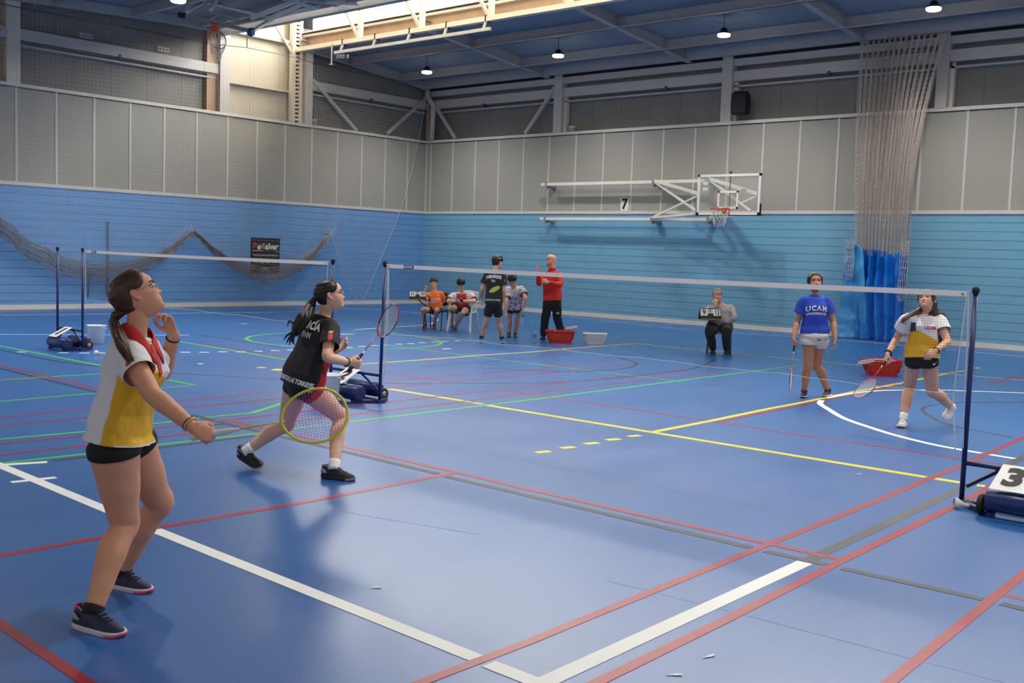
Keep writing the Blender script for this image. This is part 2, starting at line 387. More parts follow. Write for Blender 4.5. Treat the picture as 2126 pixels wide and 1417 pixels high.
MB().box((XL, YF-.03, ZB-.01), (X1W, YF+.05, ZB+.075)).build('lower_rail', M_TRIM, tf); MB().box((XL, YF-.05, ZP-.07), (X1W, YF+.05, ZP+.01)).build('upper_rail', M_TRIM, tf)
M_BASE = mat('white_skirting', (216, 214, 208), .45)
bs = empty('baseboard_left', (XL, 15, 0), kind='structure'); MB().box((XL, Y0W, 0), (XL+.02, YF, .115)).build('board', M_BASE, bs); MB().box((XL, Y0W, 0), (XL+.035, YF, .03)).build('lip', M_BASE, bs)
bs = empty('baseboard_far', (-15, YF, 0), kind='structure'); MB().box((XL, YF-.02, 0), (X1W, YF, .115)).build('board', M_BASE, bs); MB().box((XL, YF-.035, 0), (X1W, YF, .03)).build('lip', M_BASE, bs)
# upper cladding with standing ribs
def clad(wall, along, lo, hi, z0, z1, m, off=0.25):
    t = lo; k = 0
    while t < hi-1e-3:
        e = min(t+1.0, hi)
        if along == 'x': MB().box((t+.003, YF+off, z0), (e-.003, YF+off+.05, z1)).build('cladding_sheet', m, wall)
        else: MB().box((XL-off-.05, t+.003, z0), (XL-off, e-.003, z1)).build('cladding_sheet', m, wall)
        t = e
clad(WF, 'x', XL-.3, X1W, ZP-.1, 7.9, M_CLAD); clad(WL, 'y', Y0W, 17.2, ZP-.1, 8.2, M_CLAD)
clad(WL, 'y', 17.2, 19.6, ZP-.1, 10.6, M_CREAM); clad(WL, 'y', 19.6, YF+.3, ZP-.1, 8.2, M_CLAD)
MB().box((XL-.4, Y0W, ZP-.1), (XL-.31, YF+.4, 10.6)).build('outer_skin', M_DARK, WL); MB().box((XL-.4, YF+.31, ZP-.1), (X1W, YF+.4, 8)).build('outer_skin', M_DARK, WF)
MB().box((XL-.3, Y0W, ZP-.1), (XL, YF, ZP-.03)).build('ledge', M_TRIM, WL); MB().box((XL, YF, ZP-.1), (X1W, YF+.3, ZP-.03)).build('ledge', M_TRIM, WF)
# girts, columns and braces on the walls
for lo, hi in ((Y0W, 11.25), (11.57, 17.03), (20.2, YF)):
    MB().box((XL-.25, lo, 6.41), (XL-.02, hi, 6.67)).build('girt', M_STEELW, WL); MB().box((XL-.25, lo, 6.27), (XL-.08, hi, 6.31)).build('cable_tray', M_STEELW, WL)
MB().box((XL-.25, 17.33, 6.22), (XL-.06, 19.45, 6.30)).build('girt', M_CREAM, WL); MB().box((XL-.25, 17.33, 7.62), (XL-.06, 19.45, 7.72)).build('girt', M_CREAM, WL)
MB().box((XL, YF+.02, 6.41), (X1W, YF+.25, 6.67)).build('girt', M_STEELW, WF); MB().box((XL, YF+.08, 6.27), (X1W, YF+.25, 6.31)).build('cable_tray', M_STEELW, WF)
MB().box((XL, YF+.0, 6.80), (X1W, YF+.25, 6.98)).build('girt', M_STEELW, WF)
MB().box((XL, YF-.05, 6.985), (X1W, YF+.25, 7.05)).build('eave_shade_strip', M_DARK, WF)  # solid dark strip, coloured as the shade in the eave gap
def column(wall, lo, hi, m=M_STEELW):
    MB().box(lo, hi).build('column', m, wall)
column(WL, (XL-.25, 11.24, ZP), (XL+.02, 11.57, 7.5), M_STEEL); column(WL, (XL-.25, 17.03, ZP), (XL+.04, 17.33, 9.5), M_STEELW)
column(WL, (XL-.25, 16.7, ZP), (XL-.1, 17.03, 7.6), M_RUST)
column(WL, (XL-.25, 10.6, ZP), (XL-.12, 11.24, 7.3), M_RUST)
# laced column under the truss
lc = MB().box((XL-.1, 19.44, ZP), (XL+.06, 19.56, 10.4)).box((XL-.1, 19.70, ZP), (XL+.06, 19.80, 10.4)).build('laced_column', M_STEEL, WL)
MB().box((XL-.12, 19.56, ZP), (XL-.03, 19.70, 10.4)).build('slot_shade_fill', M_DARK, lc)  # near-black filler painted as the shade between the battens
me = MB().box((XL-.03, 19.555, -.028), (XL+.055, 19.705, .028)).mesh('batten', M_STEEL)
z = ZP+.1
while z < 9.8: inst(me, 'batten', lc, (0, 0, z)); z += .115
column(WL, (XL-.25, 19.80, ZP), (XL-.02, 19.92, 7.5), M_RUST); column(WL, (XL-.25, 19.92, ZP), (XL+.06, 20.19, 7.52), M_STEELW)
for x0, x1, m in ((-20.60, -20.30, M_STEELW), (-14.92, -14.62, M_STEELW), (-9.33, -9.07, M_STEELW), (-4.0, -3.7, M_STEELW)):
    column(WF, (x0, YF-.06, ZP), (x1, YF+.2, 7.25), m)
    MB().box((x1, YF+.08, ZP), (x1+.09, YF+.22, 6.4)).build('downpipe', M_STEEL, WF)
MB().box((XL+.02, YF-.05, ZP), (XL+.16, YF+.1, 6.6)).build('column', M_RUST, WL)
MB().tube([PY(888, 182, 24.85), PY(889, 203, 24.85), PY(900, 219, 24.85), PY(899, 236, 24.85), PY(896, 291, 24.85)], .09, 12).build('downpipe', M_STEELW, WF, True)
for a, b in ((PY(902, 216, YF), PY(946, 287, YF)), (PY(1153, 181, YF), PY(1091, 277, YF))): MB().bar(a, b, .1, .09, Ya).build('brace', M_STEELW, WF)
for a, b in ((PX(649, 165, XL), PX(740, 272, XL)), (PX(884, 204, XL), PX(803, 277, XL)), (PX(15, 62, XL), PX(-30, 90, XL))): MB().bar(a, b, .1, .09, Xa).build('brace', M_STEELW, WL)
MB().bar(PX(571, 50, XL), PX(605, 108, XL), .06, .06, Xa).build('brace', M_CREAM, WL)
# ================================================================ roof
CE = empty('ceiling', (-14, 12, 7.5), kind='structure')
M_CEIL = mat('roof_deck_blue', (132, 140, 152), .7, vary=(.8, .04))
M_BEAM = mat('roof_beam', (172, 170, 170), .6, vary=(1.5, .05))
def zr(Y): return 7.5-.1*(Y-19.8)
def slab(y0, y1, za, zb, th=.06, m=M_CEIL, x0=XL-.3, x1=X1W, name='roof_deck'):
    mb = MB(); mb.add([(x0, y0, za), (x1, y0, za), (x1, y1, zb), (x0, y1, zb), (x0, y0, za+th), (x1, y0, za+th), (x1, y1, zb+th), (x0, y1, zb+th)],
                      [(0, 3, 2, 1), (4, 5, 6, 7), (0, 1, 5, 4), (1, 2, 6, 5), (2, 3, 7, 6), (3, 0, 4, 7)]); return mb.build(name, m, CE)
slab(20.15, YF+.35, zr(20.15)+.26, zr(YF+.35)+.26)
for X in (-25.98, -20.86, -15.95, -11.05, -6.1, -1.1):
    mb = MB()
    for w, a, b in ((.17, 0, .022), (.03, .022, .24), (.17, .24, .26)):
        mb.add([(X-w/2, 19.7, zr(19.7)+a), (X+w/2, 19.7, zr(19.7)+a), (X+w/2, YF+.05, zr(YF)+a), (X-w/2, YF+.05, zr(YF)+a), (X-w/2, 19.7, zr(19.7)+b), (X+w/2, 19.7, zr(19.7)+b), (X+w/2, YF+.05, zr(YF)+b), (X-w/2, YF+.05, zr(YF)+b)],
               [(0, 3, 2, 1), (4, 5, 6, 7), (0, 1, 5, 4), (1, 2, 6, 5), (2, 3, 7, 6), (3, 0, 4, 7)])
    mb.build('rafter', M_BEAM, CE)
for Y in (21.62, 23.65):
    MB().box((XL, Y-.1, zr(Y)+.0), (X1W, Y+.02, zr(Y)+.03)).box((XL, Y-.02, zr(Y)), (X1W, Y+.02, zr(Y)+.26)).build('purlin', M_BEAM, CE)
MB().box((XL, 24.6, 7.02), (X1W, 24.75, 7.28)).build('purlin', M_BEAM, CE)
# lantern truss with the glazing above it
tr = MB().box((XL, 19.52, 7.40), (X1W, 19.68, 7.52)).build('truss_chord', M_STEEL, CE)
for k in range(11):
    X = -23.2+2.45*k
    MB().box((X-.06, 19.54, 7.52), (X+.06, 19.66, 10.2)).build('truss_post', M_STEEL, CE)
    MB().bar((X-.1, 19.6, 7.54), (X-1.05, 19.6, 8.9), .07, .07, Ya).build('truss_diagonal', M_CREAM, CE)
MB().box((XL, 19.95, 7.5), (X1W, 20.05, 7.98)).build('upstand', M_RUST, CE)
MB().box((XL, 19.8, 7.86), (X1W, 20.05, 7.93)).box((XL, 19.85, 7.97), (X1W, 20.1, 8.03)).build('sill_rail', M_STEEL, CE)
MB().box((XL, 19.75, 7.935), (X1W, 20.05, 7.965)).build('gutter_shade_strip', M_DARK, CE)  # solid near-black strip standing in for shade between the sill rails
w1 = empty('window_1', (-12, 20.15, 9), kind='structure')
M_PANE = bpy.data.materials.new('daylit_glazing'); M_PANE.use_nodes = True
_b = M_PANE.node_tree.nodes['Principled BSDF']; _b.inputs['Base Color'].default_value = (.8, .8, .8, 1); _b.inputs['Emission Color'].default_value = lin((255, 252, 246)); _b.inputs['Emission Strength'].default_value = PANE_EMIT
k = 0; X = XL+.1
while X < X1W:
    MB().box((X+.01, 20.12, 8.03), (min(X+1.95, X1W)-.01, 20.14, 9.9)).build('pane', M_PANE, w1); X += 1.96
MB().box((XL, 16.74, 8.0), (X1W, 16.80, 9.95)).build('unseen_lantern_side', M_CREAM, CE)  # unseen; closed instead of glazed to limit light on the cream wall
slab(16.7, 20.2, 9.95, 9.95, m=M_CREAM, name='lantern_roof')
MB().box((XL, 17.0, 7.46), (X1W, 17.2, 7.72)).build('truss_chord', M_BEAM, CE)
MB().box((XL, 16.6, 7.5), (X1W, 16.7, 8.03)).build('upstand', M_BEAM, CE)
def zn(Y): return 7.55-.05*(17-Y)
slab(-5, 16.7, zn(-5)+.25, zn(16.7)+.25)
for X in (-25.98, -20.86, -15.95, -11.05, -6.1, -1.1): MB().bar((X, 3, zn(3)+.12), (X, 16.9, zn(16.9)+.12), .15, .24).build('rafter', M_BEAM, CE)
for Y in (10.2, 12.3, 14.4, 16.4): MB().box((XL, Y-.05, zn(Y)+.03), (X1W, Y+.05, zn(Y)+.25)).build('purlin', M_BEAM, CE)
MB().box((XL-.1, 8, 7.52), (XL+.05, 17, 7.62)).build('eave_beam', M_STEELW, CE)
# pipe rail hung from the truss chord
pr = empty('hanging_rail', (-22, 19.45, 7.1), 'long white pipe rail hung on short stubs from the roof truss', 'rail')
Ar, Br = PY(695, 110, 19.45), PY(1018, 59, 19.45); zq = (Ar.z+Br.z)/2; Ar.z = Br.z = zq
MB().bar(Ar, Br, .07, .08).build('pipe', M_STEELW, pr)
for k in range(5):
    P = Ar.lerp(Br, .04+.23*k); MB().bar(P, (P.x, 19.55, 7.42), .05, .05, Xa).build('stub', M_STEELW, pr)
    MB().box((P.x-.012, 19.5, 7.38), (P.x+.012, 19.7, 7.54)).build('clamp', M_DARK, pr)
dr = empty('drop_rod', (PY(689, 100, 19.5).x, 19.5, 7.0), 'short white drop rod hanging beside the pipe rail end', 'rod')
P1, P2 = PY(689, 100, 19.5), PY(689, 133, 19.5); MB().tube([(P1.x, 19.5, 7.45), (P1.x, 19.5, P2.z)], .02, 8).build('rod', M_STEELW, dr); MB().box((P1.x-.06, 19.46, P2.z-.015), (P1.x+.06, 19.54, P2.z+.005)).build('foot_plate', M_STEELW, dr)

# ================================================================ high-bay lamps
M_LED = bpy.data.materials.new('lamp_led'); M_LED.use_nodes = True
_b = M_LED.node_tree.nodes['Principled BSDF']; _b.inputs['Emission Color'].default_value = lin((255, 250, 238)); _b.inputs['Emission Strength'].default_value = 22
M_BLK = mat('black_plastic', (22, 22, 24), .5)
M_WIRE = mat('wire', (60, 60, 64), .5)
lamp_parts = None
def lamp(loc, ztop, label):
    root = empty('high_bay_lamp', loc, label, 'lamp', 'ceiling high-bay lamps')
    global lamp_parts
    if lamp_parts is None:
        a = MB().lathe([(.03, .16), (.07, .14), (.09, .07), (.13, .05), (.15, .03), (.145, .012)], n=20).mesh('housing', M_BLK, True)
        b = MB().lathe([(.145, .012), (.15, 0), (.148, -.03), (.13, -.045), (.08, -.055)], n=20).mesh('diffuser', M_LED, True)
        lamp_parts = (a, b)
    inst(lamp_parts[0], 'housing', root, loc); inst(lamp_parts[1], 'diffuser', root, loc)
    x, y, z = loc
    MB().tube([(x, y, z+.15), (x, y, ztop)], .008, 6).build('hanger', M_BLK, root)
    MB().tube([(x, y, z+.25), (x-.9, y+.5, ztop+.05)], .004, 4).build('stay_wire', M_WIRE, root)
    L = bpy.data.lights.new('lamp_light', 'SPOT'); L.energy = LAMP_W*12; L.spot_size = math.radians(140); L.spot_blend = .9; L.shadow_soft_size = .16; L.color = (1, .96, .9)
    lo = bpy.data.objects.new('lamp_light', L); COL.objects.link(lo); lo.location = (x, y, z-.08); setp(lo, root)
for X, nm in ((-23.4, 'first'), (-18.4, 'second'), (-13.4, 'third'), (-8.52, 'fourth'), (-3.5, 'fifth')):
    lamp((X, 22.35, 7.02), zr(22.35)+.26, nm+' glowing round high-bay lamp from the corner along the far wall')
for X in (-19.8, -15, -10, -5, 0):
    for Y in (11.96, 6.0):
        lamp((X, Y, 6.60), zn(Y)+.25, 'round high-bay lamp over the '+('middle' if Y > 10 else 'near')+' court, '+str({-19.8: 'closest to the left wall', -15: 'second from the left wall', -10: 'third from the left wall', -5: 'fourth from the left wall', 0: 'fifth from the left wall'}[X]))

for k, px in enumerate((701, 707, 713, 722)):
    P = PY(px, 117, 19.4); MB().tube([P+Xa*(.035*math.cos(a))+Za*(.045*math.sin(a)) for a in [2*math.pi*q/12 for q in range(13)]], .009, 6).build('hook_ring', M_STEELW, pr)
for px, py, nm in ((178, 75, 'left'), (338, 103, 'right')):
    P = PX(px, py, XL-.24); so_ = empty('socket_plate', P, 'small grey three-hole socket plate high on the left wall, the '+nm+' one', 'socket plate')
    bp0 = MB().box((P.x, P.y-.17, P.z-.06), (P.x+.03, P.y+.17, P.z+.06)).build('plate', M_STEELW, so_)
    for q in (-.1, 0, .1): MB().lathe([(.002, .0), (.022, .0), (.022, .008), (.002, .008)], (P.x+.029, P.y+q, P.z), (Ya, Za, Xa), 12).build('hole', M_DARK, bp0)
for P in (PX(248, 116, XL-.05), PX(770, 207, XL-.05), PY(1006, 218, YF+.05), PY(1384, 182, YF+.05), PY(1722, 151, YF+.05), PY(1974, 132, YF+.05)):
    MB().box((P.x-.04, P.y-.04, P.z-.07), (P.x+.04, P.y+.04, P.z+.04)).build('tray_clamp', M_WIRE, WF if P.y > 24.9 else WL)
# ================================================================ badminton nets and post carts
M_NAVY = mat('navy_paint', (18, 38, 92), .35, vary=(6, .06)); M_RUB = mat('rubber', (24, 23, 22), .7); M_HUB = mat('wheel_hub', (150, 145, 135), .4, metal=.6)
M_TAPE = mat('net_tape', (214, 208, 208), .7, bump=(80, .2, .002)); M_NETS = mat('net_twine', (44, 38, 40), .8); M_CORD = mat('white_cord', (205, 200, 196), .7)
M_PAPER = mat('paper', (232, 230, 226), .5); M_INK = mat('black_ink', (14, 14, 14), .6); M_WHITEINK = mat('white_print', (232, 232, 228), .6)
NY = 8.05; NZ = 1.566
def badminton_net(xa, xb, label, badge_x, rx):
    root = empty('badminton_net', ((xa+xb)/2, NY, .8), label, 'net')
    L = xb-xa
    def ztop(x): return NZ-.008*math.sin(math.pi*(x-xa)/L)
    def zbot(x): return .80-.005*math.sin(5*x)-.003*math.sin(13*x+1)+.02*math.sin(math.pi*(x-xa)/L)
    def xs(x, z): return x-(rx*(x-xa)/L)*(NZ-z)/.75      # the free right edge drifts inwards towards the bottom
    n = 40
    mb = MB(); P = [(xa+L*i/n) for i in range(n+1)]
    top = [Vector((x, NY, ztop(x))) for x in P]
    rings = [[p+Vector((0, -.006, 0)), p+Vector((0, .006, 0)), p+Vector((0, .009, -.04)), p+Vector((0, -.009, -.04))] for p in top]
    tp = mb.loft(rings).build('net_tape', M_TAPE, root)
    mb = MB(); w = .00062
    nv = int(L/.02)
    for i in range(nv+1):
        x = xa+L*i/nv; za, zb = ztop(x)-.04, zbot(x)
        mb.tube([(x, NY, za), (xs(x, (za+zb)/2), NY+.002, (za+zb)/2), (xs(x, zb), NY, zb)], w, 4, False)
    for j in range(1, 37):
        t = j/37
        mb.tube([(xs(x, ztop(x)-.04+(zbot(x)-ztop(x)+.04)*t), NY, ztop(x)-.04+(zbot(x)-ztop(x)+.04)*t) for x in P], w, 4, False)
    mb.build('net_mesh', M_NETS, root, kind='stuff')
    MB().tube([(xs(x, zbot(x)), NY, zbot(x)) for x in [xa+L*i/120 for i in range(121)]], .003, 5).build('bottom_cord', M_CORD, root)
    MB().tube([(xa, NY, ztop(xa)), (xa, NY, zbot(xa))], .005, 5).build('side_cord', M_CORD, root)
    MB().tube([(xs(xb, zz), NY, zz) for zz in (ztop(xb), 1.2, zbot(xb))], .004, 5).build('side_cord', M_CORD, root)
    MB().tube([(xa-.09, NY, NZ+.005), (xa, NY, NZ-.004)], .004, 5).build('top_cord', M_CORD, root); MB().tube([(xb+.07, NY, NZ+.005), (xb, NY, NZ-.004)], .004, 5).build('top_cord', M_CORD, root)
    for x in (xa+.03, xb-.03): MB().lathe([(.004, -.012), (.009, -.012), (.009, .012), (.004, .012)], (x, NY, NZ-.022), (Xa, Za, Ya), 12).build('eyelet', M_HUB, root)
    c = Vector((badge_x, NY-.012, ztop(badge_x)-.02))
    MB().obox(c, Xa*.075, Za*.0195, Ya*.0015).build('brand_patch', mat('patch_blue', (24, 62, 150), .5), tp)
    MB().obox(c+Vector((0, -.001, -.0135)), Xa*.075, Za*.006, Ya*.0015).build('patch_band', mat('patch_green', (34, 120, 62), .5), tp)
    flat_text('YONEX', c+Vector((.018, -.003, .0)), Xa, Za, .028, M_WHITEINK, tp, bold=.0008)
    for k in (0, 1): MB().obox(c+Vector((-.055+.016*k, -.004, 0)), (Xa*.5+Za).normalized()*.011, Xa*.004, Ya*.0008).build('patch_mark', M_WHITEINK, tp)
    return root
NETB = badminton_net(-8.97, -2.69, 'near badminton net with white top tape, stretched across the middle court', -8.62, .05)
NETA = badminton_net(-15.90, -10.02, 'far badminton net on the left court in front of the swagged ball-stop net', -15.62, .05)
# loose cord tails
ct = empty('cord_tail', PZ(783, 835), 'long looped white cord tail hanging from the left end of the near net', 'cord')
MB().tube([PY(807, 560, NY), PY(806, 640, NY), PY(803, 700, NY), PY(799, 750, NY-.02), PY(800, 770, NY-.03), PY(796, 786, NY-.03), PY(797, 772, NY-.03), PY(802, 752, NY-.02), PY(798, 744, NY-.02)], .006, 6).build('cord', M_CORD, ct)
ct = empty('cord_tail', PZ(1980, 1050), 'thin white cord dangling from the lower right corner of the near net', 'cord')
MB().tube([(-2.738, NY, .81), (-2.742, NY, .74), PY(1982, 895, NY-.02), PY(1983, 930, NY-.02), PY(1978, 961, NY-.02)], .005, 6).build('cord', M_CORD, ct)
ct = empty('tension_cord', PZ(2005, 1050), 'pale cord running down the right-hand post of the near net', 'cord')
MB().tube([PY(2011, 606, NY), PY(2009, 700, NY), PY(2004, 795, NY)], .006, 6).build('cord', M_CORD, ct); MB().tube([PY(2003, 800, NY-.04), PY(2000, 930, NY-.04)], .003, 5).build('cord_end', M_CORD, ct)
def cart(x0, x1, num, label, tilt, wheels, sheet_dx):
    root = empty('net_post_cart', ((x0+x1)/2, NY, 0), label, 'post cart', 'double badminton posts on wheeled carts')
    for x, ti in ((x0, 0), (x1, tilt)):
        pp = MB().limb([(x, NY, .0), (x+ti, NY, 1.53)], [.0185, .0185], 16, 2, (False, False)).build('post', M_NAVY, root, True)
        MB().lathe([(.014, 1.52), (.017, 1.55), (.025, 1.558), (.0275, 1.575), (.024, 1.592), (.010, 1.600)], (x+ti, NY, 0), n=16).build('post_cap', M_RUB, pp, True)
        MB().box((x-.04, NY-.05, 0), (x+.04, NY+.05, .04)).build('foot', M_NAVY, root)
    MB().tube([(x0, NY, .31), (x1, NY, .31)], .017, 12).build('crossbar', M_NAVY, root, True)
    MB().tube([(x0+.3*(x1-x0), NY, .30), (x0+.03, NY, .14)], .014, 8).build('brace', M_NAVY, root); MB().tube([(x1-.36*(x1-x0), NY, .30), (x1-.03, NY, .14)], .014, 8).build('brace', M_NAVY, root)
    MB().bar((x0, NY, .022), (x1, NY, .022), .06, .035).build('base_bar', M_NAVY, root)
    for a, b in (((x0, NY), (x0+.3, NY-.27)), ((x1, NY), (x0+.7, NY-.27)), ((x0, NY), (x1-.5, NY+.2)), ((x1, NY), (x1-.12, NY+.2))): MB().bar((a[0], a[1], .02), (b[0], b[1], .02), .05, .03).build('base_arm', M_NAVY, root)
    for yy, xa, xb, r in ((NY-.22, x0+.25, x0+.80, .085), (NY+.17, x1-.70, x1-.21, .085)):
        MB().lathe([(r*.6, -.003), (r-.008, 0), (r, .008), (r, xb-xa-.008), (r-.008, xb-xa), (r*.6, xb-xa+.003)], (xa, yy, r+.03), (Ya, Za, Xa), 28).build('weight', M_NAVY, root, True)
    for (wx, wy) in wheels:
        wh = MB().lathe([(.040, -.020), (.066, -.019), (.072, -.011), (.072, .011), (.066, .019), (.040, .020)], (wx, wy, .073), (Ya, Za, Xa), 28).build('wheel', M_RUB, root, True)
        MB().lathe([(.015, -.026), (.034, -.022), (.034, .022), (.015, .026)], (wx, wy, .073), (Ya, Za, Xa), 20).build('hub', M_HUB, wh, True)
    # number sheet leaning from the crossbar onto the front weight
    xs_ = x0+sheet_dx; T = Vector((xs_, NY-.022, .345)); B = Vector((xs_-.01, NY-.285, .205)); up = (T-B); U = Xa*.12; H = up.length
    sh = MB().obox((T+B)/2, U, up/2, U.cross(up).normalized()*.002).build('number_sheet', M_PAPER, root)
    N = U.cross(up).normalized()
    flat_text(num, (T+B)/2+N*.004, Xa, up, .27, M_INK, sh, bold=.012, sx=1.05)
cart(-16.82, -15.99, '1', 'navy double net post cart with sheet number 1, beside the far white bucket', .0, [(-16.13, NY+.17)], .43)
cart(-9.93, -9.055, '2', 'navy double net post cart with sheet number 2, between the two nets', .035, [(-9.19, NY+.17)], .44)
cart(-2.632, -1.76, '3', 'navy double net post cart with sheet number 3, at the right edge', -.025, [(-2.42, NY-.22), (-1.90, NY+.17)], .40)
# ================================================================ ball-stop net along the left wall
M_BNET = mat('ball_net_twine', (206, 200, 190), .8); M_BNETD = mat('ball_net_rope', (140, 128, 116), .85); M_CABLE = mat('steel_cable', (52, 52, 56), .5)
bn = empty('ball_stop_net', (XL+.3, 16, 6), 'large white ball-stop net hung along the left wall, its lower edge hooked up in swags', 'net')
NX = XL+.34
cab = [PX(x, y, NX) for x, y in ((-60, -6), (43, 16.5), (150, 36), (297, 63), (439, 91), (513, 99), (604, 117), (649, 130), (740, 150), (831, 168), (884, 190))]
MB().tube(cab, .010, 6).build('cable', M_CABLE, bn)
low = [PX(x, y, NX) for x, y in ((-120, 420), (-60, 440), (0, 490), (60, 535), (130, 571), (200, 584), (280, 571), (340, 537), (400, 486), (440, 524), (480, 560), (555, 590), (620, 562), (660, 525), (687, 491), (700, 545), (720, 600), (745, 642))]
def interp(P, y):
    for a, b in zip(P, P[1:]):
        if a.y <= y <= b.y: t = (y-a.y)/(b.y-a.y); return a.z+(b.z-a.z)*t
    return P[-1].z if y > P[-1].y else P[0].z
yA, yT, yB = cab[0].y+.1, cab[-1].y, low[-1].y
NR = 66; nst = int((yT-yA)/.1); grid = []
rnd = random.Random(3)
for i in range(nst+1):
    u = i/nst; yt = yA+(yT-yA)*u; zt = interp(cab, yt); g = u
    yb = yA+(yT-yA)*u if u < .5 else (yA+(yT-yA)*.5+(yB-yA-(yT-yA)*.5)*((u-.5)/.5))
    zb = interp(low, yb); D = zt-zb; row = []
    th = .36+.1*math.sin(3*yb)
    nfree = min(NR-8, int(max(0, D-th)/.1)); col = []
    for j in range(NR+1):
        if j <= nfree: s = j*.1/D
        else: s = (nfree*.1+(D-nfree*.1)*((j-nfree)/(NR-nfree)))/D
        q = s**1.6; bun = max(0, (s-(1-th/D))/(th/D)) if D > th else 0
        y = yt+(yb-yt)*q; z = zt-D*s
        col.append(Vector((NX+.03*math.sin(2.1*y+.7*z)+bun*rnd.uniform(-.07, .1), y+bun*rnd.uniform(-.05, .05), z+bun*rnd.uniform(-.03, .03))))
    grid.append(col)
mb = MB()
for col in grid: mb.tube(col, .0021, 3, False)
for j in range(NR+1): mb.tube([c[j] for c in grid], .0021, 3, False)
mb.build('net_mesh', M_BNET, bn, kind='stuff')
MB().tube([c[-1] for c in grid if c[-1].y <= low[14].y], .012, 6).build('lower_rope', M_BNETD, bn)
mb = MB()       # gathered hem of the swags
for k in range(60):
    ph = rnd.uniform(0, 6); off = rnd.uniform(0, .42); dx = rnd.uniform(-.08, .1)
    pts = []
    for i in range(0, nst+1, 2):
        c = grid[i][-1]
        if c.y > low[14].y+.05: break
        pk = min(abs(c.y-low[8].y), abs(c.y-low[14].y), 2.2)/2.2
        pts.append(Vector((NX+dx*(.3+pk), c.y, c.z+off*(.15+.85*pk)+.02*math.sin(5*c.y+ph)+.02)))
    mb.tube(pts, .003, 3, False)
mb.build('gathered_hem', M_BNETD, bn, kind='stuff')
for x, y in ((400, 486), (687, 491)):
    P = PX(x, y, NX); MB().tube([P, P+Vector((-.1, 0, .06)), (XL, P.y, P.z+.06)], .01, 6).build('hook', M_CABLE, bn)
MB().tube([grid[-1][j] for j in range(NR+1)], .007, 5).build('edge_cord', M_BNET, bn)
for x, y0, y1 in ((513, 66, 99), (72, -10, 14), (430, 80, 91)):
    a, b = PX(x, y0, NX), PX(x, y1, NX); MB().tube([a, b], .014, 6).build('hanger_rod', M_CABLE if x != 72 else M_STEELW, bn)
fr = empty('wall_rope', PX(225, 640, XL+.02), 'thin dark rope hanging straight down the blue left wall', 'rope')
MB().tube([PX(225, 459, XL+.03), PX(225, 560, XL+.03), PX(223, 612, XL+.03)], .016, 6).build('rope', M_BNETD, fr); MB().tube([PX(186, 560, XL+.02), PX(184, 615, XL+.02)], .012, 6).build('rope_tail', M_BNETD, fr)
# ================================================================ divider curtain on the far wall
cu = empty('divider_curtain', (-10.1, 24.3, 0), 'bunched divider curtain, white netting above a crumpled blue tarpaulin', 'curtain')
M_TARP = mat('blue_tarpaulin', (10, 112, 204), .34, spec=.6, bump=(5, .5, .05)); M_TARP2 = mat('pale_tarpaulin', (66, 150, 208), .36, spec=.6, bump=(5, .5, .05))
M_CNET = mat('curtain_twine', (184, 174, 164), .85)
CY = 24.35
def xr(z):
    t = max(0, min(1, (z-2.1)/4.8))
    lo_ = -10.78-.20*t; hi_ = -9.50+.55*t**2.2
    return lo_, hi_
def cpos(s, z, folds, amp, ph=0.0):
    a, b = xr(z); t = max(0, min(1, (z-2.1)/4.8))
    sw = .10*math.sin(4*s+z*.5)*(1-t)
    return Vector((a+(b-a)*s+.035*math.sin(2*math.pi*folds*s*2+ph)+sw*.25, CY+amp*(.45+.55*(1-t))*math.sin(2*math.pi*folds*s+ph+.25*math.sin(z))+.05*math.sin(7*s+z), z))
mb = MB(); ns = 200; nz = 46
zs = [6.92-(6.92-2.02)*j/nz for j in range(nz+1)]
for i in range(ns+1):
    s = i/ns; mb.tube([cpos(s, z+(.0 if j < nz else .07*math.sin(31*s)), 15, .20) for j, z in enumerate(zs)], .0038, 3, False)
for j in range(nz+1):
    mb.tube([cpos(i/ns, zs[j]-.04*math.sin(40*i/ns)*(j/nz), 15, .20) for i in range(ns+1)], .0036, 3, False)
mb.build('curtain_netting', M_CNET, cu, kind='stuff')
for s0, x0, x1, zt, zb in ((0, -10.86, -10.66, 2.35, 1.42), (1, -9.56, -9.38, 2.3, 1.0)):
    mb = MB()
    for i in range(5):
        x = x0+(x1-x0)*i/4; mb.tube([(x, CY-.32+.02*math.sin(9*z+i), z) for z in [zt-(zt-zb)*k/10+(.05*math.sin(5*i) if k == 10 else 0) for k in range(11)]], .007, 4, False)
    for k in range(10):
        z = zb+(zt-zb)*k/9; mb.tube([(x0+(x1-x0)*i/4, CY-.32+.02*math.sin(3*k+i), z+.02*math.sin(2*i+k)) for i in range(5)], .007, 4, False)
    mb.build('loose_netting', M_CNET, cu, kind='stuff')
